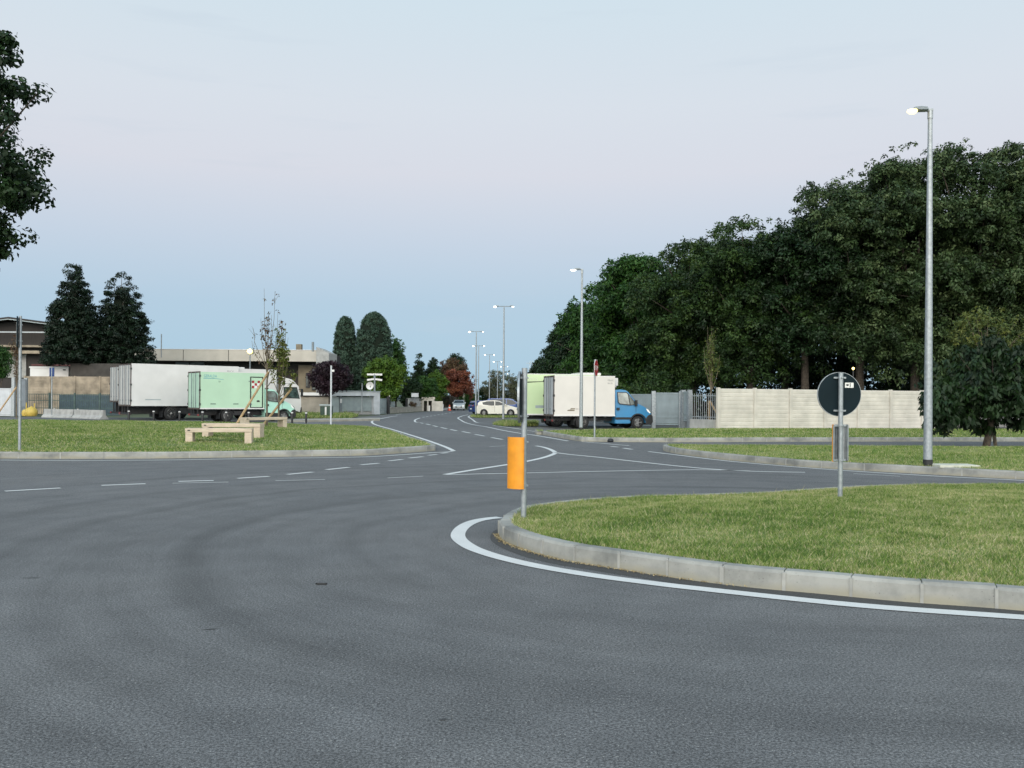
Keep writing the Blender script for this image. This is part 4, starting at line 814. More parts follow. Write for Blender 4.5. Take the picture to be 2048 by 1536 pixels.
def hexa(root, name, mat, prof, hw, z1, taper, bevel=.02):
    """body: side profile (x,z), width hw below z1, tapering inwards above"""
    def w(z): return hw-max(0, z-z1)*taper
    m = MB(); n = len(prof); i = 0
    m.v = [(p[0], -w(p[1]), p[1]) for p in prof]+[(p[0], w(p[1]), p[1]) for p in prof]
    m.f = [tuple(range(n)), tuple(range(2*n-1, n-1, -1))]+[(j, (j+1) % n, n+(j+1) % n, n+j) for j in range(n)]
    me = m.build(name, mat, root, bevel=0); bm = bmesh.new(); bm.from_mesh(me.data)
    bmesh.ops.bisect_plane(bm, geom=bm.verts[:]+bm.edges[:]+bm.faces[:], plane_co=(0, 0, z1), plane_no=(0, 0, 1))
    bmesh.ops.triangulate(bm, faces=[f for f in bm.faces if len(f.verts) > 4])
    if bevel:
        es = [e for e in bm.edges if len(e.link_faces) == 2 and e.calc_face_angle(0) > .7]; bmesh.ops.bevel(bm, geom=es, offset=bevel, segments=2, affect='EDGES', clamp_overlap=True)
    bm.to_mesh(me.data); bm.free(); me.data.shade_smooth(); me.data.set_sharp_from_angle(angle=R(35)); return me
def side_poly(root, name, mat, pts, hw, z1, taper, off=.006, sides=(-1, 1)):
    def w(z): return hw-max(0, z-z1)*taper
    obs = []
    for s in sides:
        m = MB(); n = len(pts); a = [(p[0], s*(w(p[1])+off), p[1]) for p in pts]; b = [(p[0], s*(w(p[1])-.02), p[1]) for p in pts]
        m.v = a+b; m.f = [tuple(range(n)), tuple(range(2*n-1, n-1, -1))]+[(j, (j+1) % n, n+(j+1) % n, n+j) for j in range(n)]
        obs.append(m.build(name, MT[mat], root))
    return obs
def arc(cx, cz, r, a0, a1, n=9): return [(cx+r*math.cos(R(a0+(a1-a0)*i/n)), cz+r*math.sin(R(a0+(a1-a0)*i/n))) for i in range(n+1)]
def van_cab(root, x0, k, body, glass, hw=.98, spokes=5, new=None):
    new = body == 'mintc' if new is None else new
    """long-nosed van cab whose back wall is at x0; k scales it"""
    T = lambda pts: [(x0+a*k, b*k) for a, b in pts]
    prof = T([(0, .28), (.85, .28)]+arc(1.29, .34, .43, 180, 0)[1:]+[(1.75, .24), (2.02, .26), (2.10, .42), (2.08, .72), (2.0, .88), (1.80, 1.09), (1.58, 1.22), (1.26, 1.36), (1.10, 1.55), (.76, 1.98), (.62, 2.07), (.35, 2.10), (.04, 2.08), (0, 2.0)])
    cab = hexa(root, 'cab', MT[body], prof, hw, 1.25*k, .16, .03)
    W = (hw, 1.25*k, .16)
    side_poly(cab, 'side_window', glass, T([(.17, 1.93), (.66, 1.92), (.73, 1.84), (.80, 1.30), (.26, 1.36), (.20, 1.45)]), *W)
    side_poly(cab, 'quarter_window', 'glassm', T([(.80, 1.80), (1.07, 1.47), (1.12, 1.32), (.86, 1.29)]), *W)
    for pts in ([(.13, 1.97), (.68, 1.96), (.78, 1.86), (1.14, 1.42), (1.16, 1.28), (.82, 1.25), (.24, 1.32), (.15, 1.42)],): side_poly(cab, 'window_seal', 'black', T(pts), *W, off=.003)
    side_poly(cab, 'rubbing_strip', 'galvd' if new else 'black', T([(.0, .50), (.84, .50), (.87, .62), (.0, .62)]), *W, off=.012) if not new else side_poly(cab, 'sill_panel', 'black', T([(0, .30), (.86, .30), (.88, .55), (0, .58)]), *W, off=.012)
    side_poly(cab, 'door_handle', 'black', T([(.08, 1.0), (.24, 1.0), (.24, 1.13), (.08, 1.13)]), *W, off=.02)
    side_poly(cab, 'door_seam', 'dark', T([(1.16, 1.24), (1.172, 1.24), (1.172, .80), (1.16, .80)]), *W, off=.003)
    side_poly(cab, 'headlight', 'lamp', T([(1.73, 1.10), (1.86, 1.03), (1.995, .87), (1.95, .83), (1.82, .93)]), *W, off=.008)
    ar = arc(1.29, .34, .49, 170, 12, 12)+arc(1.29, .34, .425, 12, 170, 12); side_poly(cab, 'wheel_arch', 'black', T(ar), *W, off=.014)
    # bumper: wraps the nose
    m = MB(); bp = T([(1.72, .22), (2.06, .24), (2.14, .40), (2.12, .70), (2.02, .80), (1.86, .74), (1.74, .60)]); m.prism(bp, -hw-.015, hw+.015); m.build('bumper', MT['black'], cab, bevel=.03)
    # windscreen and mirrors
    a, b = T([(1.235, 1.40), (.80, 1.955)]); wa = hw-.16*(a[1]-1.25*k)-.09; wb = hw-.16*(b[1]-1.25*k)-.1
    m = MB(); m.quad((a[0]+.012, -wa, a[1]+.012), (a[0]+.012, wa, a[1]+.012), (b[0]+.012, wb, b[1]+.012), (b[0]+.012, -wb, b[1]+.012)); m.build('windscreen', MT['glass'], cab)
    for s in (-1, 1):
        m = MB(); x = x0+1.14*k; m.box(x-.05, x+.07, s*(hw+.06)-.07, s*(hw+.06)+.09, 1.22*k, 1.54*k); m.bar((x, s*(hw-.05), 1.30*k), (x, s*(hw+.05), 1.30*k), .05); m.build('mirror', MT['black'], cab, bevel=.02)
    for s in (-1, 1): wheel(root, x0+1.29*k, s*(hw-.04), .345*k, .22, 'rim', spokes)
    return cab
def box_truck(name, label, corner, theta, L_, W_, z0, z1, body, door, cabkind, cabc, wheels, wr, k=1., group=None, gap=.0, rimm='rimd', glass='glass', sidedoor=False):
    th = R(theta); d = Vector((math.sin(th), math.cos(th))); lf = Vector((-d.y, d.x)); o2 = Vector(corner)+lf*W_/2
    root = empty(name, (o2.x, o2.y, 0), math.atan2(d.y, d.x), label, 'truck', group); hw = W_/2
    m = MB(); m.box(.02, L_, -hw, hw, z0, z1); b = m.build('cargo_box', MT[body], root, bevel=.02)
    t = MB()                                   # aluminium edge trims
    for s in (-1, 1):
        for dy, za, zb_ in ((0, z0-.03, z0+.05), (.01, z1-.03, z1+.012)): t = MB(); t.box(.0, L_+.004, s*(hw-dy)-.012, s*(hw-dy)+.012, za, zb_); t.build('edge_trim', MT['white'], b)
    fr = MB(); fr.box(-.03, .02, -hw-.004, -hw+.07, z0-.05, z1+.008); fr.box(-.03, .02, hw-.07, hw+.004, z0-.05, z1+.008); fr.box(-.029, .019, -hw, hw, z1-.08, z1+.006); fr.box(-.029, .019, -hw, hw, z0-.055, z0+.05); fr.box(-.028, .018, -.025, .025, z0, z1-.05); fr.build('door_frame', MT['frame'], b, bevel=.004)
    for s in (-1, 1):
        dd = MB(); dd.box(-.022, .0, min(s*.03, s*(hw-.075)), max(s*.03, s*(hw-.075)), z0+.06, z1-.09); dr = dd.build('rear_door', MT[door], root)
        rr = MB()
        for q in ((.25, .75) if W_ > 2.2 else (.35,)): yy = s*(.03+(hw-.1)*q); rr.tube([(-.045, yy, z0+.02), (-.045, yy, z1-.04)], .018, 6); rr.box(-.055, -.02, yy-.06, yy+.06, z0+.3, z0+.38); rr.box(-.05, -.02, yy-.04, yy+.04, z1-.3, z1-.26)
        rr.build('locking_bar', MT['galvd'], dr)
        for q in (.12, .5, .88): hg = MB(); hg.box(-.06, .04, s*(hw+.004)-.025, s*(hw+.004)+.025, z0+(z1-z0)*q-.06, z0+(z1-z0)*q+.06); hg.build('hinge', MT['dark'], dr)
    ch = MB(); ch.box(.1, L_+1.2*k, -.42, -.30, .42*k, z0-.05); ch.box(.1, L_+1.2*k, .30, .42, .42*k, z0-.05)
    for x in np.arange(.4, L_, 1.2): ch.box(x, x+.1, -hw+.05, hw-.05, z0-.12, z0-.03)
    ch.box(-.02, .06, -hw+.08, hw-.08, .38, .50); ch.box(.0, .08, -.6, -.5, .45, z0-.03); ch.box(.0, .08, .5, .6, .45, z0-.03)
    ch.box(L_*.35, L_*.72, -hw+.12, -.5, .42, z0-.15); ch.build('chassis', MT['dark'], root, bevel=.008)
    for s in (-1, 1):
        tl = MB(); tl.box(-.035, -.021, s*(hw-.25)-.14, s*(hw-.25)+.14, .39, .49); tl.build('tail_light', MT['redl'], root)
    for x in wheels:
        for s in (-1, 1):
            wheel(root, x, s*(hw-.06), wr, .26, rimm); wheel(root, x, s*(hw-.34), wr, .24, rimm)
        m = MB()
        for s in (-1, 1):
            a = arc(x, wr, wr*1.22, 175, 20, 10); a2 = arc(x, wr, wr*1.18, 20, 175, 10); y0, y1 = sorted((s*(hw-.62), s*(hw-.03))); m.prism(a+a2, y0, y1); m.box(x-wr*1.3, x-wr*1.22, y0, y1, .2, wr+.15)
        m.build('mudguard', MT['black'], root)
    if cabkind == 'van': cab = van_cab(root, L_+gap, k, cabc, glass, .98*(1 if k <= 1 else 1.04))
    return root
# blue-cabbed white truck
P0 = (AX(1108, 48.5), 48.5)
LW = lambda x, D, X0, th, pix: None
def side_len(X0, D0, th, px):
    t = (px-1024)/F; return (t*D0-X0)/(math.sin(R(th))-t*math.cos(R(th)))
th = 77; L1 = side_len(P0[0], P0[1], th, 1230)
zt1, zb1 = AZ(751, 48.5, 1108), AZ(831, 48.5, 1108)
tb = box_truck('box_truck', 'small refrigerated truck with a blue cab and a cream white box', P0, th, L1, 2.0, zb1, zt1, 'boxw', 'doorg', 'van', 'blue', [L1*.47], .37, 1.0, 'parked box trucks', .03, glass='glassl')
m = MB(); m.box(L1, L1+.30, -.62, .62, zt1-.5, zt1-.08); m.box(L1, L1+.24, -.55, .55, zt1-.58, zt1-.5); m.build('refrigeration_unit', MT['white'], tb, bevel=.02)
text('lettering', 'FRAX', .15, MT['grey'], tb, (L1-.42, -1.003, zt1-.27), (R(90), 0, 0), .004, .9); text('lettering', '06-28', .13, MT['grey'], tb, (L1-.42, -1.003, zt1-.42), (R(90), 0, 0), .004, .9)
m = MB(); m.prism([(.72, zb1+.24), (1.12, zb1+.24), (1.15, zb1+.31), (.92, zb1+.32), (.76, zb1+.30)], -1.004, -.99); m.prism([(.88, zb1+.335), (1.16, zb1+.335), (1.16, zb1+.39), (.93, zb1+.39)], -1.004, -.99); m.box(1.19, 1.34, -1.004, -.99, zb1+.335, zb1+.36); m.build('side_logo', MT['wallb'], tb)
# pale green truck behind it
D2 = 51.6; P2 = (AX(1049, D2), D2); zt2, zb2 = AZ(747.5, D2, 1050), AZ(829, D2, 1050); L2 = side_len(P2[0], P2[1], 80, 1201)
tg = box_truck('box_truck', 'pale green box truck parked behind the white box of the blue-cabbed truck', P2, 80, L2, 2.05, zb2, zt2, 'green', 'doorg', 'van', 'white', [1.9], .40, 1.04, 'parked box trucks', .03)
text('lettering', 'SEMIOS', .26, MT['pale'], tg, (.12, -1.029, zt2-.37), (R(90), 0, 0), .004, .75)
m = MB(); m.prism([(.07, zt2-.44), (1.2, zt2-.40), (1.2, zt2-.43), (.13, zt2-.50)], -1.03, -1.0); m.build('side_stripe', MT['black'], tg); m = MB(); m.box(.62, 1.2, -1.03, -1.02, zb2+.36, zb2+.52); m.build('side_plate', MT['gate'], tg)
m = MB(); m.box(L2*.72, L2+.02, -1.0, 1.0, zt2-.002, zt2+.10); m.build('roof_panel', MT['white'], tg, bevel=.01)
# mint truck
D3 = 56.9; P3 = (AX(400, D3), D3); zt3, zb3 = AZ(742.5, D3, 400), AZ(817.3, D3, 398); L3 = side_len(P3[0], P3[1], 52, 529)
tm = box_truck('box_truck', 'mint green refrigerated truck with a red checked emblem on its side door', P3, 52, L3, 2.1, zb3, zt3, 'mint', 'doorm', 'van', 'mintc', [L3*.42], .40, 1.0, 'parked box trucks', .08, glass='glassm')
hw = 1.05; dx0, dx1 = side_len(P3[0], P3[1], 52, 500), side_len(P3[0], P3[1], 52, 526); dz0, dz1 = zb3+.06, zt3-.32
m = MB()
for a in ((dx0, dx1, dz1, dz1+.06), (dx0, dx1, dz0-.02, dz0+.04), (dx0, dx0+.07, dz0, dz1+.05), (dx1-.07, dx1, dz0, dz1+.05)): m.box(a[0], a[1], -hw-.012, -hw+.01, a[2], a[3])
sd_ = m.build('side_door', MT['black'], tm); m = MB(); m.box(dx1-.42, dx1-.24, -hw-.03, -hw, dz0+.38, dz0+.47); m.build('door_handle', MT['black'], sd_)
for q in (dz0+.2, dz1-.25): m = MB(); m.box(dx0-.10, dx0+.12, -hw-.03, -hw, q, q+.04); m.build('hinge', MT['galvd'], sd_)
m = MB(); q0 = .165
for i, j in ((0, 2), (2.3, 2), (1.1, 1), (0, 0), (2.2, 0)): m.box(dx1-.75+i*q0, dx1-.75+i*q0+q0*.95, -hw-.006, -hw+.01, zt3-1.0+j*q0, zt3-1.0+j*q0+q0*.95)
m.build('checked_emblem', MT['red'], tm)
m = MB(); [m.box(dx1-.75+i*q0, dx1-.75+i*q0+q0*1.2, -hw-.004, -hw+.01, zt3-1.0+j*q0, zt3-1.0+j*q0+q0) for i, j in ((1, 0), (2.2, 1), (0, 1))]; m.build('emblem_ground', MT['sticker'], tm)
text('lettering', 'GERALDA', .25, MT['text'], tm, (.22, -hw-.004, zt3-.36), (R(90), 0, 0), .004, .75); m = MB(); m.box(.2, .9, -hw-.006, -hw+.01, zt3-.44, zt3-.40); m.prism([(.9, zt3-.44), (.9, zt3-.41), (1.45, zt3-.47), (1.5, zt3-.50)], -hw-.006, -hw+.01); m.build('underline', MT['text'], tm)
text('lettering', 'Srl', .14, MT['black'], tm, (1.15, -hw-.004, zt3-.66), (R(90), 0, 0), .004, .9)
m = MB(); [m.box(a, a+.34, -hw-.008, -hw+.01, zb3+.27, zb3+.32) for a in (.65, 2.1)]; m.build('side_marker', MT['fenceg'], tm)
m = MB(); m.box(L3, L3+.36, -.75, .75, zt3-.75, zt3-.05); m.build('refrigeration_unit', MT['white'], tm, bevel=.03)
# white trucks
D4 = 59.5; P4 = (AX(262, D4), D4); zt4, zb4 = AZ(727, D4, 262), AZ(811, D4, 261); L4 = side_len(P4[0], P4[1], 50, 477)
def coe(root, L_, k, hw):                  # flat-fronted cab
    x0 = L_+.25; pr = [(x0, .55), (x0+.35, .55)]+arc(x0+.85, .5, .52, 175, 5)+[(x0+1.75, .45), (x0+1.85, .8), (x0+1.83, 1.45), (x0+1.65, 2.45), (x0+1.45, 2.62), (x0+.05, 2.62), (x0, 2.5)]
    cab = hexa(root, 'cab', MT['white'], pr, hw, 1.5, .07, .04); W_ = (hw, 1.5, .07)
    side_poly(cab, 'side_window', 'glassm', [(x0+.45, 2.3), (x0+1.45, 2.3), (x0+1.62, 1.55), (x0+.45, 1.62)], *W_); side_poly(cab, 'window_seal', 'black', [(x0+.38, 2.38), (x0+1.5, 2.38), (x0+1.72, 1.48), (x0+.38, 1.54)], *W_, off=.003)
    m = MB(); m.quad((x0+1.845, -hw+.15, 1.5), (x0+1.845, hw-.15, 1.5), (x0+1.68, hw-.2, 2.4), (x0+1.68, -hw+.2, 2.4)); m.build('windscreen', MT['glass'], cab); m = MB(); m.box(x0+1.72, x0+1.9, -hw, hw, .4, .85); m.build('bumper', MT['black'], cab, bevel=.03)
    for s in (-1, 1):
        m = MB(); m.box(x0+1.75, x0+1.92, s*(hw+.12)-.06, s*(hw+.12)+.06, 1.7, 2.25); m.bar((x0+1.6, s*hw, 2.2), (x0+1.8, s*(hw+.12), 2.2), .04); m.build('mirror', MT['black'], cab, bevel=.02); wheel(root, x0+.85, s*(hw-.03), .46, .28, 'rimd')
    m = MB(); m.prism([(x0+.1, 2.64), (x0+1.5, 2.64), (x0+1.2, 2.95), (x0+.1, 3.2)], -hw+.15, hw-.15); m.build('roof_fairing', MT['white'], cab, bevel=.04)
ta = box_truck('box_truck', 'large white box truck whose plain side is seen behind the mint truck', P4, 50, L4, 2.5, zb4, zt4, 'white', 'doorw', 'coe', None, [L4*.36], .47, 1, 'parked box trucks'); coe(ta, L4, 1, 1.2)
m = MB(); m.box(L4, L4+.55, -1.0, 1.0, zt4-1.9, zt4-.02); m.build('refrigeration_unit', MT['white'], ta, bevel=.03)
text('lettering', 'FRCX', .2, MT['grey'], ta, (L4-.85, -1.254, zt4-.42), (R(90), 0, 0), .004, 1); text('lettering', '03-27', .2, MT['grey'], ta, (L4-.85, -1.254, zt4-.64), (R(90), 0, 0), .004, 1)
m = MB(); m.box(.9, 1.9, -1.253, -1.24, zb4+.35, zb4+.42); m.build('side_marker', MT['gate'], ta)
D5 = 63.2; P5 = (AX(243, D5), D5); zt5, zb5 = AZ(731, D5, 243), AZ(803, D5, 243); L5 = side_len(P5[0], P5[1], 50, 553)
tw = box_truck('box_truck', 'second large white box truck, mostly hidden, its cab seen above the mint bonnet', P5, 50, L5, 2.5, zb5, zt5, 'white', 'doorw', 'coe', None, [L5*.36], .47, 1, 'parked box trucks'); coe(tw, L5, 1, 1.2)
# cars
def car(name, label, loc, rz, L_, H, hw, body, kind='hatch', group='parked cars', glass='glass', spokes=7):
    root = empty(name, loc, rz, label, 'car', group); r = .31; xf, xr = L_-.82, .68
    low = [(xr-.38, .22)]+[]; aw = .36
    base = [(.06, .24)]+arc(xr, .31, aw, 192, -12, 9)+arc(xf, .31, aw, 192, -12, 9)+[(L_-.05, .24), (L_, .40), (L_-.02, .62)]
    if kind == 'hatch': top = [(L_-.12, .74), (L_-.75, .93), (L_-1.15, 1.02), (L_-1.85, 1.38), (L_-2.25, H), (L_-3.1, H-.02), (.30, H-.10), (.12, H-.22), (.10, .98), (0, .85), (0, .42)]; win = [(L_-1.22, 1.03), (L_-1.88, 1.34), (L_-2.25, H-.06), (L_-3.0, H-.08), (L_-3.45, H-.20), (L_-3.35, 1.06), (L_-2.6, .97)]
    elif kind == 'mpv': top = [(L_-.10, .80), (L_-.55, .98), (L_-.95, 1.08), (L_-1.65, H-.12), (L_-2.1, H-.01), (.5, H), (.12, H-.08), (.05, .95), (0, .85), (0, .42)]; win = [(L_-1.1, 1.10), (L_-1.68, H-.20), (L_-2.1, H-.10), (.4, H-.10), (.25, 1.06), (L_-1.8, 1.03)]
    pr = base+top; b = hexa(root, 'body', MT[body], pr, hw, .98, .26, .035); W_ = (hw, .98, .26)
    side_poly(b, 'side_window', glass, win, *W_, off=.004); xm = L_-2.32; side_poly(b, 'pillar', body, [(xm, .98), (xm+.07, .98), (xm+.07, H-.06), (xm, H-.06)], *W_, off=.009)
    side_poly(b, 'door_seam', 'dark', [(xm+.02, .40), (xm+.035, .40), (xm+.035, .96), (xm+.02, .96)], *W_, off=.002); side_poly(b, 'door_handle', body, [(xm-.22, .82), (xm-.05, .82), (xm-.05, .86), (xm-.22, .86)], *W_, off=.03)
    if kind == 'hatch': a, c = (L_-1.16, 1.03), (L_-1.84, 1.37)
    else: a, c = (L_-.97, 1.10), (L_-1.64, H-.13)
    wa, wc = hw-.26*(a[1]-.98)-.08, hw-.26*(c[1]-.98)-.09; m = MB(); m.quad((a[0]+.01, -wa, a[1]+.012), (a[0]+.01, wa, a[1]+.012), (c[0]+.01, wc, c[1]+.012), (c[0]+.01, -wc, c[1]+.012)); m.build('windscreen', MT['glass'], b)
    m = MB(); m.quad((.115, -hw+.2, 1.0), (.115, hw-.2, 1.0), (.13 if kind == 'mpv' else .14, hw-.26, H-.26), (.13 if kind == 'mpv' else .14, -hw+.26, H-.26)); m.v = [(x-.03, y, z) for x, y, z in m.v]; m.build('rear_window', MT['glass'], b)
    for s in (-1, 1):
        m = MB(); m.box(-.012, .2, s*(hw-.16)-.15, s*(hw-.16)+.165, .80, .96); m.build('tail_light', MT['redl'], b, bevel=.02); m = MB(); m.box(L_-.35, L_-.03, s*(hw-.18)-.16, s*(hw-.18)+.185, .62, .76); m.build('headlight', MT['lamp'], b, bevel=.03)
        m = MB(); x = L_-1.35; m.box(x, x+.12, s*(hw+.08)-.09, s*(hw+.08)+.09, .98, 1.12); m.build('mirror', MT[body], b, bevel=.03)
        for wx in (xr, xf): wheel(root, wx, s*(hw-.01), r, .2, 'rim', spokes)
    m = MB(); m.box(L_-.03, L_+.008, -.45, .45, .38, .58); m.build('grille', MT['black'], b); m = MB(); m.box(L_+.008, L_+.015, -.26, .26, .44, .55); m.build('number_plate', MT['sticker'], b); m = MB(); m.box(-.02, -.005, -.26, .26, .5, .61); m.build('number_plate', MT['sticker'], b)
    return root
X, Y = P(955, 832.3); car('parked_car', 'cream white hatchback parked side-on behind the nearest double lamp', (X-.05, Y+.9, 0), R(-3), 3.95, 1.45, .85, 'carw')
D = 93; car('parked_car', 'blue people carrier parked behind the white hatchback', (AX(975, D), D, 0), R(-6), 4.3, 1.66, .9, 'carblue', 'mpv'); bpy.data.objects
D = 96; car('parked_car', 'dark blue car half hidden behind the tail of the white hatchback', (AX(942, D), D, 0), R(20), 4.1, 1.45, .86, 'navy')
D = 127; c_ = car('parked_car', 'silver car parked facing the viewer at the far end of the road', (AX(915.5, D), D+4, 0), R(-88), 4.0, 1.45, .78, 'silver')
X, Y = P(899, 821.8); root = empty('traffic_cone', (X, Y, 0), 0, 'small orange and white cone at the kerb left of the silver car', 'traffic cone'); m = MB(); m.lathe([(.22, .04), (.06, .8), (.03, .82)], 14); m.build('cone_body', MT['coner'], root, smooth=True); m = MB(); m.lathe([(.165, .35), (.12, .52)], 14); m.build('reflective_band', MT['sticker'], root); m = MB(); m.box(-.3, .3, -.3, .3, 0, .05); m.build('cone_base', MT['redl'], root, bevel=.01)
# ------------------------------------------------------------------ walls, fences, gates
def panel_wall(name, label, a, b, zb, ztop, mat, spacing, ribs=9, post_mat=None, group=None, cat='wall'):
    a = Vector(a); b = Vector(b); Ln = (b-a).length; root = empty(name, (a.x, a.y, zb), math.atan2(b.y-a.y, b.x-a.x), label, cat, group); h = ztop-zb; n = max(1, round(Ln/spacing)); sp = Ln/n; rh = h/ribs
    for i in range(n):
        m = MB(); x0, x1 = i*sp+.06, (i+1)*sp-.06
        for k in range(ribs):
            z = k*rh; m.prism([(-.015, z), (-.026, z+.015), (-.028, z+rh*.6), (-.022, z+rh-.02), (-.015, z+rh), (.03, z+rh), (.03, z)], x0, x1)
        m.v = [(y*(3.4 if mat == 'tan' and y < 0 else 1), x, z) for x, y, z in m.v]; m.build('wall_panel', MT[mat], root)
    for i in range(n+1):
        m = MB(); x = i*sp; m.box(x-.075, x+.075, -.09, .09, -.1, h+.05); m.build('post', MT[post_mat or mat], root, bevel=.015)
    return root
A = P(1436, 857.5, .16); B = (AX(1905, 50.3), 50.3); panel_wall('precast_wall', 'long cream precast wall with posts behind the right verge', A, B, .1, AZ(777, A[1], 1436), 'cream', 2.07, 10)
panel_wall('precast_wall', 'tan boarded precast wall behind the mesh fence on the left', (AX(50, 80), 80), (AX(250, 80), 80), 0, AZ(753, 80, 150), 'tan', 2.15, 14, group=None)
# railing with low wall
def railing(a, b, zb, z0, z1, label, n, mat='galv', wall=True, post_every=None, name='railing'):
    a = Vector(a); b = Vector(b); Ln = (b-a).length; root = empty(name, (a.x, a.y, zb), math.atan2(b.y-a.y, b.x-a.x), label, 'railing' if wall else 'fence')
    if wall: m = MB(); m.box(0, Ln, -.12, .12, -.1, z0); m.build('low_wall', MT['concrete'], root, bevel=.01)
    m = MB(); m.bar((0, 0, z0+.12), (Ln, 0, z0+.12), .03, .04); m.bar((0, 0, z1-.12), (Ln, 0, z1-.12), .03, .04); m.build('rail', MT[mat], root)
    for i in range(n): m = MB(); x = Ln*(i+.5)/n; m.tube([(x, 0, z0), (x, 0, z1)], .014, 6); m.build('bar', MT[mat], root)
    return root
ra = (AX(1383, 47), 47); rb = (A[0]-.1, A[1]+.05); railing(ra, rb, .1, AZ(838, 47, 1400)-.1, AZ(787, 47, 1400)-.1, 'iron bar railing on a low concrete wall left of the cream wall', 12)
# blue grey gates
def gate(x0, x1, D0, D1, yt, yb, label, mat='gateb', posts=True, gp=None, pm='galv', name='metal_gate', zb=None):
    a = Vector((AX(x0, D0), D0)); b = Vector((AX(x1, D1), D1)); Ln = (b-a).length; z0 = zb if zb is not None else max(.03, AZ(yb, D0, x0)); z1 = AZ(yt, D0, x0)
    root = empty(name, (a.x, a.y, 0), math.atan2(b.y-a.y, b.x-a.x), label, 'gate', gp)
    m = MB(); m.box(.06, Ln-.06, -.015, .015, z0+.1, z1-.04); 
    for i in range(int(Ln/.16)): m.box(.08+i*.16, .10+i*.16, -.028, -.015, z0+.1, z1-.05)
    m.build('sheet_panel', MT[mat], root)
    for z in (z0, z1-.08, z0+(z1-z0)*.22): m = MB(); m.box(.02, Ln-.02, -.04, .04, z, z+.08); m.build('rail', MT[mat], root, bevel=.005)
    if posts:
        for x in (0, Ln): m = MB(); m.box(x-.11, x+.11, -.11, .11, 0, z1+.08); m.build('gate_post', MT[pm], root, bevel=.01)
    return root
gate(1240, 1304, 55, 54, 788, 856, 'blue grey sheet fence behind the nose of the blue truck', posts=False, gp='blue grey gates and screens', name='sheet_fence')
gate(1307, 1362, 51, 51, 785, 850, 'blue grey double gate right of the blue truck', gp='blue grey gates and screens')
gate(1366, 1379, 49, 48.3, 783, 842, 'narrow pedestrian gate between two grey posts', gp='blue grey gates and screens')
# left: mesh fence, grey gate panels
def mesh_fence(x0, x1, D, yt, label):
    a, b = AX(x0, D), AX(x1, D); Ln = b-a; h = AZ(yt, D, (x0+x1)/2); root = empty('mesh_fence', (a, D, 0), 0, label, 'fence')
    for i in range(int(Ln/2)+1): m = MB(); m.box(i*2-.05, i*2+.05, -.05, .05, 0, h+.05); m.build('fence_post', MT['fenceg'], root)
    m = MB()
    for i in range(int(Ln/.14)): m.bar((i*.14, 0, .05), (i*.14, 0, h-.03), .026)
    for z in (.1, h*.35, h*.68, h-.06): m.bar((0, 0, z), (Ln, 0, z), .045)
    m.build('wire_mesh', MT['fenceg'], root); return root
mesh_fence(48, 240, 73, 787, 'green welded mesh fence before the tan boarded wall')
gate(-60, 26, 70, 70, 776, 838, 'pale grey metal gate at the far left', 'greyw', gp=None); gate(27, 52, 70, 72, 757, 838, 'tall narrow grey panel beside the far left gate', 'greyw', gp=None)
m = MB(); m.box(AX(118, 76), AX(238, 76), 76, 76.1, 0, AZ(790, 76, 180)); o = m.build('privacy_screen', MT['gateblue']); tag(o, 'dark blue grey screen behind the mesh fence', 'screen')
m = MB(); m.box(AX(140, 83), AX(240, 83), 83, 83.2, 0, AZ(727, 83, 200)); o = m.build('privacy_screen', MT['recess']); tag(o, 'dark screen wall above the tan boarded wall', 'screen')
# concrete barriers
jb = [(-.29, 0), (.29, 0), (.27, .09), (.12, .26), (.08, .62), (-.08, .62), (-.12, .26), (-.27, .09)]; j0 = None
for xa, xb, da, db, lab in ((90, 149, 67, 65.5, 'left one of the two pale concrete barriers'), (151, 209, 65.3, 62.5, 'right one of the two pale concrete barriers')):
    a = Vector((AX(xa, da), da)); b = Vector((AX(xb, db), db)); Ln = (b-a).length; m = MB(); m.prism(jb, 0, Ln); m.v = [(y, x, z) for x, y, z in m.v]; o = m.build('concrete_barrier', MT['concrete'], bevel=.01); o.location = (a.x, a.y, .0); o.rotation_euler = (0, 0, math.atan2(b.y-a.y, b.x-a.x)); tag(o, lab, 'concrete barrier', 'concrete barriers')
root = empty('buoy_tank', (AX(63, 63), 63, .15), 0, 'yellow rounded plastic tank lying at the far left edge of the lawn', 'tank'); m = MB(); m.lathe([(.05, 0), (.30, .03), (.40, .2), (.38, .42), (.26, .58), (.08, .64), (.05, .7)], 18); m.build('tank_body', MT['yellow'], root, smooth=True)
m = MB(); m.lathe([(.05, 0), (.2, .03), (.26, .2), (.2, .42), (.06, .5)], 14, o=(-.5, .2, 0)); m.tube([(-.35, 0, .3), (-.35, 0, .95)], .04, 6); m.tube([(.15, .1, .5), (.15, .1, .9)], .04, 6); m.build('tank_valve', MT['yellow'], root, smooth=True)
# ------------------------------------------------------------------ buildings
# dark wooden house, left
D = 92; root = empty('timber_house', (AX(10, D), D, 0), 0, 'dark timber house with a shallow gable roof and balcony at the left edge', 'house'); k = D/F
def hx(px): return AX(px, D)-AX(10, D)
def hz(py): return AZ(py, D, 40)
m = MB(); m.prism([(hx(-90), 0), (hx(150), 0), (hx(150), hz(657)), (hx(18), hz(641)), (hx(-90), hz(652))], 1.2, 9); m.build('wall', MT['brown'], root)
m = MB(); m.prism([(hx(-95), hz(652)), (hx(18), hz(638)), (hx(158), hz(655)), (hx(158), hz(651.5)), (hx(18), hz(634)), (hx(-95), hz(648))], -.2, 9.5); m.build('roof', MT['roofd'], root); m = MB(); m.prism([(hx(-95), hz(653)), (hx(18), hz(639.5)), (hx(158), hz(656.5)), (hx(158), hz(655)), (hx(18), hz(638)), (hx(-95), hz(652))], -.25, -.21); m.build('fascia', MT['gate'], root)
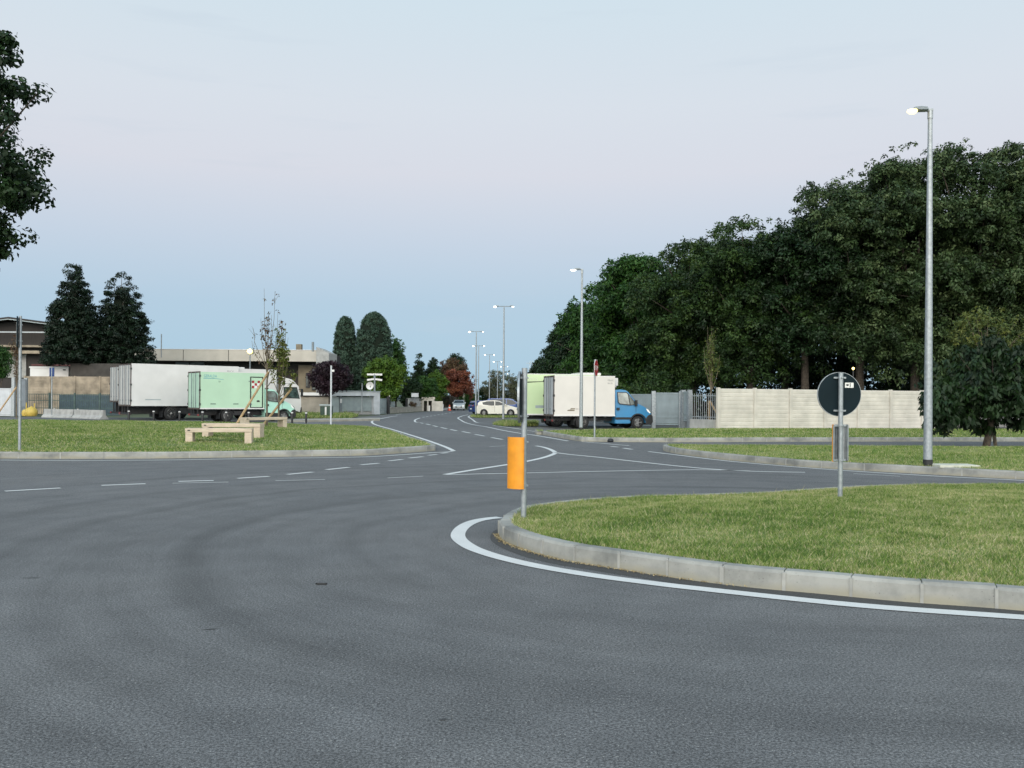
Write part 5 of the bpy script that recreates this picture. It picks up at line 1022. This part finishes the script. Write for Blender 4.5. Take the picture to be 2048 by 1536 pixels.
m = MB(); m.box(hx(-90), hx(150), .0, 1.2, hz(694), hz(690)); m.box(hx(-90), hx(150), -.05, 1.2, hz(707), hz(701)); m.build('balcony', MT['tan'], root); m = MB(); m.box(hx(-90), hx(150), -.02, .04, hz(665.5), hz(663)); m.build('balustrade', MT['galv'], root)
m = MB(); m.box(hx(-40), hx(40), 1.1, 1.2, hz(755), hz(706)); m.build('porch_wall', MT['concrete'], root); m = MB(); m.box(hx(60), hx(150), .2, 1.2, hz(731), hz(728)); m.build('porch_roof', MT['maroon'], root)
D = 84; root = empty('site_cabin', (AX(98, D), D, 0), 0, 'white site cabin roof showing above the tan boarded wall', 'cabin'); m = MB(); m.box(-1.75, 1.75, 0, 2.2, 0, AZ(736, D, 98)); m.build('wall', MT['white'], root, bevel=.03); m = MB(); m.box(-1.8, 1.8, -.05, 2.25, AZ(736, D, 98), AZ(733, D, 98)); m.build('roof', MT['white'], root); m = MB(); m.box(1.25, 1.5, -.03, 0, 3.9, 4.0); m.build('vent', MT['dark'], root)
# flat-roofed building with fascia
D = 95; X0, X1 = AX(185, D), AX(637, D); root = empty('flat_roof_building', ((X0+X1)/2, D, 0), R(0), 'long flat roofed building with a beige panelled fascia', 'building'); c = (X0+X1)/2
zf1, zf0 = AZ(699.5, D, 450), AZ(722, D, 450)
m = MB(); n = 5
for i in range(n): m.box(X0-c+(X1-X0)*i/n+.03, X0-c+(X1-X0)*(i+1)/n-.03, 0, .3, zf0, zf1)
m.build('fascia', MT['fascia'], root, bevel=.01); m = MB(); m.box(X0-c, X1-c, .04, 12, zf0+.05, zf1-.04); m.build('roof', MT['roofd'], root); m = MB(); m.box(X0-c, X1-c, -.04, .06, zf1, zf1+.05); m.build('coping', MT['white'], root)
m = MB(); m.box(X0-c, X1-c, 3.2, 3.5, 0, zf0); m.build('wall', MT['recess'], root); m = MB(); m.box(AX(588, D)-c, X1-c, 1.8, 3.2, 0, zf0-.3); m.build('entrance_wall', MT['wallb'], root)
for a, b, ya, yb in ((616, 634, 735, 780), (604, 612, 745, 775)):
    m = MB(); m.box(AX(a, D)-c, AX(b, D)-c, 1.7, 1.79, AZ(yb, D, 610), AZ(ya, D, 610)); w = m.build('window', MT['dark'], root); m = MB(); m.box(AX(a, D)-c+.1, AX((a+b)/2, D)-c-.05, 1.66, 1.69, AZ(yb-3, D, 610), AZ(ya+3, D, 610)); m.build('pane', MT['glassl'], w)
m = MB(); m.prism([(0, 0), (1.3, 0), (1.3, AZ(706, D, 660)), (0, AZ(694, D, 640))], -.3, 4); o = m.build('end_wall', MT['concrete'], root); o.location = (X1-c-.2, 0, 0)
for xx in (330, 360): m = MB(); m.box(AX(xx, D)-c, AX(xx+28, D)-c, 2.9, 3.19, 3.4, zf0); m.build('shutter', MT['galvd'], root)
m = MB(); m.box(AX(582, D)-c, AX(593, D)-c, 2, 2.6, zf1, zf1+.75); m.build('chimney', MT['wallb'], root)
# lit floodlight on a pole by the building
root = empty('floodlight', (AX(499.5, 90), 90, 0), 0, 'lit yellow floodlight shining in front of the beige fascia', 'floodlight'); hh = AZ(703, 90, 500); m = MB(); m.tube([(0, 0, 0), (0, 0, hh-.1)], .06, 8); m.build('post', MT['galvd'], root); m = MB(); m.lathe([(.02, -.26), (.2, -.16), (.27, 0), (.2, .16), (.02, .26)], 16); o = m.build('lit_lens', MT['glow'], root, smooth=True); o.location = (0, -.1, hh); m = MB(); m.box(-.3, .3, .15, .3, hh-.25, hh+.25); m.build('lamp_head', MT['galvd'], root)
# retaining wall and gateway
D = 88; m = MB(); a, b = AX(560, D), AX(662, D); root = empty('retaining_wall', ((a+b)/2, D, 0), 0, 'stained beige retaining wall with a white ledge left of the grey gateway', 'wall'); w = (b-a)/2; m.box(-w, w, 0, .3, 0, AZ(791, D, 620)); m.build('wall_face', M('stained_render', (.34, .31, .26), .9, 0, .25, .7), root); m = MB(); m.box(-w, w+.3, -.3, .35, AZ(791, D, 620), AZ(785, D, 620)); m.build('ledge', MT['white'], root); m = MB(); m.box(-w, w, -.1, .0, AZ(793, D, 620), AZ(791, D, 620)); m.build('ledge_strip', MT['dark'], root)  # last part: dark strip along the front just below the ledge
D = 86; a, b = AX(661, D), AX(757, D+4); root = empty('gateway', (AX(661, D), D, 0), math.atan2(4, b-a), 'white framed gateway with a flat lintel and grey sliding gate', 'gateway'); Ln = math.hypot(b-a, 4); zt_ = AZ(783, D+2, 710); zl = AZ(792, D+2, 710)
m = MB(); m.box(0, Ln, -.25, .5, zl, zt_); m.build('lintel', MT['greyw'], root, bevel=.02); m = MB(); m.box(-.05, Ln+.06, -.32, .56, zt_, zt_+.07); m.build('coping', MT['gate'], root); m = MB(); m.box(Ln-.72, Ln, -.24, .5, 0, zl); m.build('pillar', MT['greyw'], root, bevel=.02)
m = MB(); [m.box(i*.14+1.35, i*.14+1.46, .02, .05, .35, zl-.12) for i in range(int((Ln-2.2)/.14))]; m.box(1.3, Ln-.78, .06, .09, .32, zl-.1); m.build('sliding_gate', MT['gate'], root); m = MB(); m.box(0, .95, .0, .1, .2, zl-.08); m.build('side_panel', MT['gate'], root); m = MB(); m.box(.98, 1.22, -.1, .12, 0, zl); m.build('gate_post', MT['galvd'], root); m = MB(); m.box(1.0, 1.2, -.12, -.1, 1.1, 1.5); m.build('intercom', MT['white'], root)
m = MB(); m.box(Ln*.02, Ln*.98, .1, .6, 0, .3); m.build('sill', MT['concrete'], root)
root = empty('satellite_dish', (AX(740, 89), 89, AZ(783, 89, 740)+.05), R(-10), 'round white dish on top of the gateway', 'satellite dish'); m = MB(); m.lathe([(.02, .12), (.25, .06), (.38, -.06), (.37, -.08), (.24, .03), (.02, .09)], 18, 'y', (0, 0, .5)); m.build('dish', MT['white'], root, smooth=True); m = MB(); m.tube([(0, .1, 0), (0, .1, .5)], .06, 8); m.build('bracket', MT['galvd'], root)
# green bin
X, Y = P(653, 835.5, .1); root = empty('litter_bin', (X, Y, .1), 0, 'dark green litter bin with a pale lid before the purple plum tree', 'litter bin'); m = MB(); m.box(-.42, .42, -.3, .3, .08, .86); m.build('bin_body', MT['binn'], root, bevel=.05); m = MB(); m.box(-.47, .47, -.34, .34, .88, .98); m.build('lid', MT['gate'], root, bevel=.03); m = MB(); m.box(-.06, .06, -.33, -.305, .2, .8); m.build('label_strip', MT['white'], root)
# gates, walls, portal further along
gate(758, 773, 92, 95, 797, 828, 'light grey solid gate right of the gateway', 'gate', False, None, zb=.02)
simple_post(776.5, 828, 793, 94, 'thick dark post right of the light grey gate', .17, None, 'black', 'gatepost', 'gatepost'); simple_post(779, 826, 791, 95, 'thin white pole beside the thick dark post', .05, None, 'white')
gate(781, 790, 100, 102, 798, 815, 'small grey panel on the low stone wall', 'gate', False, None); simple_post(813, 822, 797, 110, 'dark gatepost in the middle of the low stone wall', .16, None, 'black', 'gatepost', 'gatepost')
def low_wall(x0, x1, D0, D1, yt, mat, label, name='low_wall'):
    a = Vector((AX(x0, D0), D0)); b = Vector((AX(x1, D1), D1)); Ln = (b-a).length; m = MB(); m.box(0, Ln, 0, .25, 0, AZ(yt, (D0+D1)/2, (x0+x1)/2)); m.box(-.02, Ln+.02, -.03, .28, AZ(yt, (D0+D1)/2, (x0+x1)/2), AZ(yt, (D0+D1)/2, (x0+x1)/2)+.08); o = m.build(name, MT[mat]); o.location = (a.x, a.y, 0); o.rotation_euler = (0, 0, math.atan2(b.y-a.y, b.x-a.x)); tag(o, label, 'wall'); return o
low_wall(780, 843, 97, 116, 815, 'pavement', 'low stained stone wall between the gateway and the cream portal'); low_wall(818, 842, 112, 118, 798, 'concrete', 'grey wall section left of the cream portal'); low_wall(870, 905, 122, 140, 817, 'white', 'low white kerb wall before the brown hedge')
D = 119; root = empty('cream_portal', (AX(843, D), D, 0), R(8), 'small cream portal with a flat roof and two openings', 'portal'); w = 27*D/F; h = AZ(794, D, 856)
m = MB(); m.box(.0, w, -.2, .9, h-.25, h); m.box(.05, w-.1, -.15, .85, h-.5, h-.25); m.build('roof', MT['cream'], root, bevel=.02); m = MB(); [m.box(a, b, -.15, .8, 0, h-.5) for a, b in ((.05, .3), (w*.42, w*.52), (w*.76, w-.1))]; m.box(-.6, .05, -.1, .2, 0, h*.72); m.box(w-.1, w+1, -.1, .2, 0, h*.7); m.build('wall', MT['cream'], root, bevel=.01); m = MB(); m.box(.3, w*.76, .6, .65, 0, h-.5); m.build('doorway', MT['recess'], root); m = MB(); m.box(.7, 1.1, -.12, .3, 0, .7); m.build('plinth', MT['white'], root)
def board(root, h): m = MB(); m.box(-.45, .45, -.05, -.02, h-.52, h); m.build('sign_panel', MT['gate'], root); m = MB(); m.box(-.4, .4, -.07, -.05, h-.47, h-.05); m.build('sign_face', MT['greyw'], root)
simple_post(830, 820, 786, 113, 'pale notice board on a post above the grey wall section', .05, board, 'galvd', 'notice_board', 'notice board')
# wall with brown ivy
bush(826, 111, 803, 815, 7, 'redd', 'brown clipped bush against the grey wall section', n=14, cr=.25, per=60, ll=.14, name='shrub', cat='shrub')
# pylon far away
root = empty('pylon', (AX(1062, 420), 420, 0), 0, 'faint electricity pylon far behind the green truck', 'pylon'); h = AZ(722, 420, 1062); m = MB(); [m.bar((sx*2, sy*2, 0), (sx*.5, sy*.5, h), .2) for sx in (-1, 1) for sy in (-1, 1)]; [m.bar((-s, 0, z), (s, 0, z), .2) for s, z in ((2.2, h-1), (3.5, h-4), (2.4, h-7))]; m.build('lattice', MT['galv'], root)
# concrete building bits glimpsed under the right tree row
m = MB(); m.box(AX(1860, 58), AX(2300, 58), 58, 62, 0, 1.4); tag(m.build('garden_wall', MT['concrete']), 'grey garden wall glimpsed right of the low evergreen', 'wall')
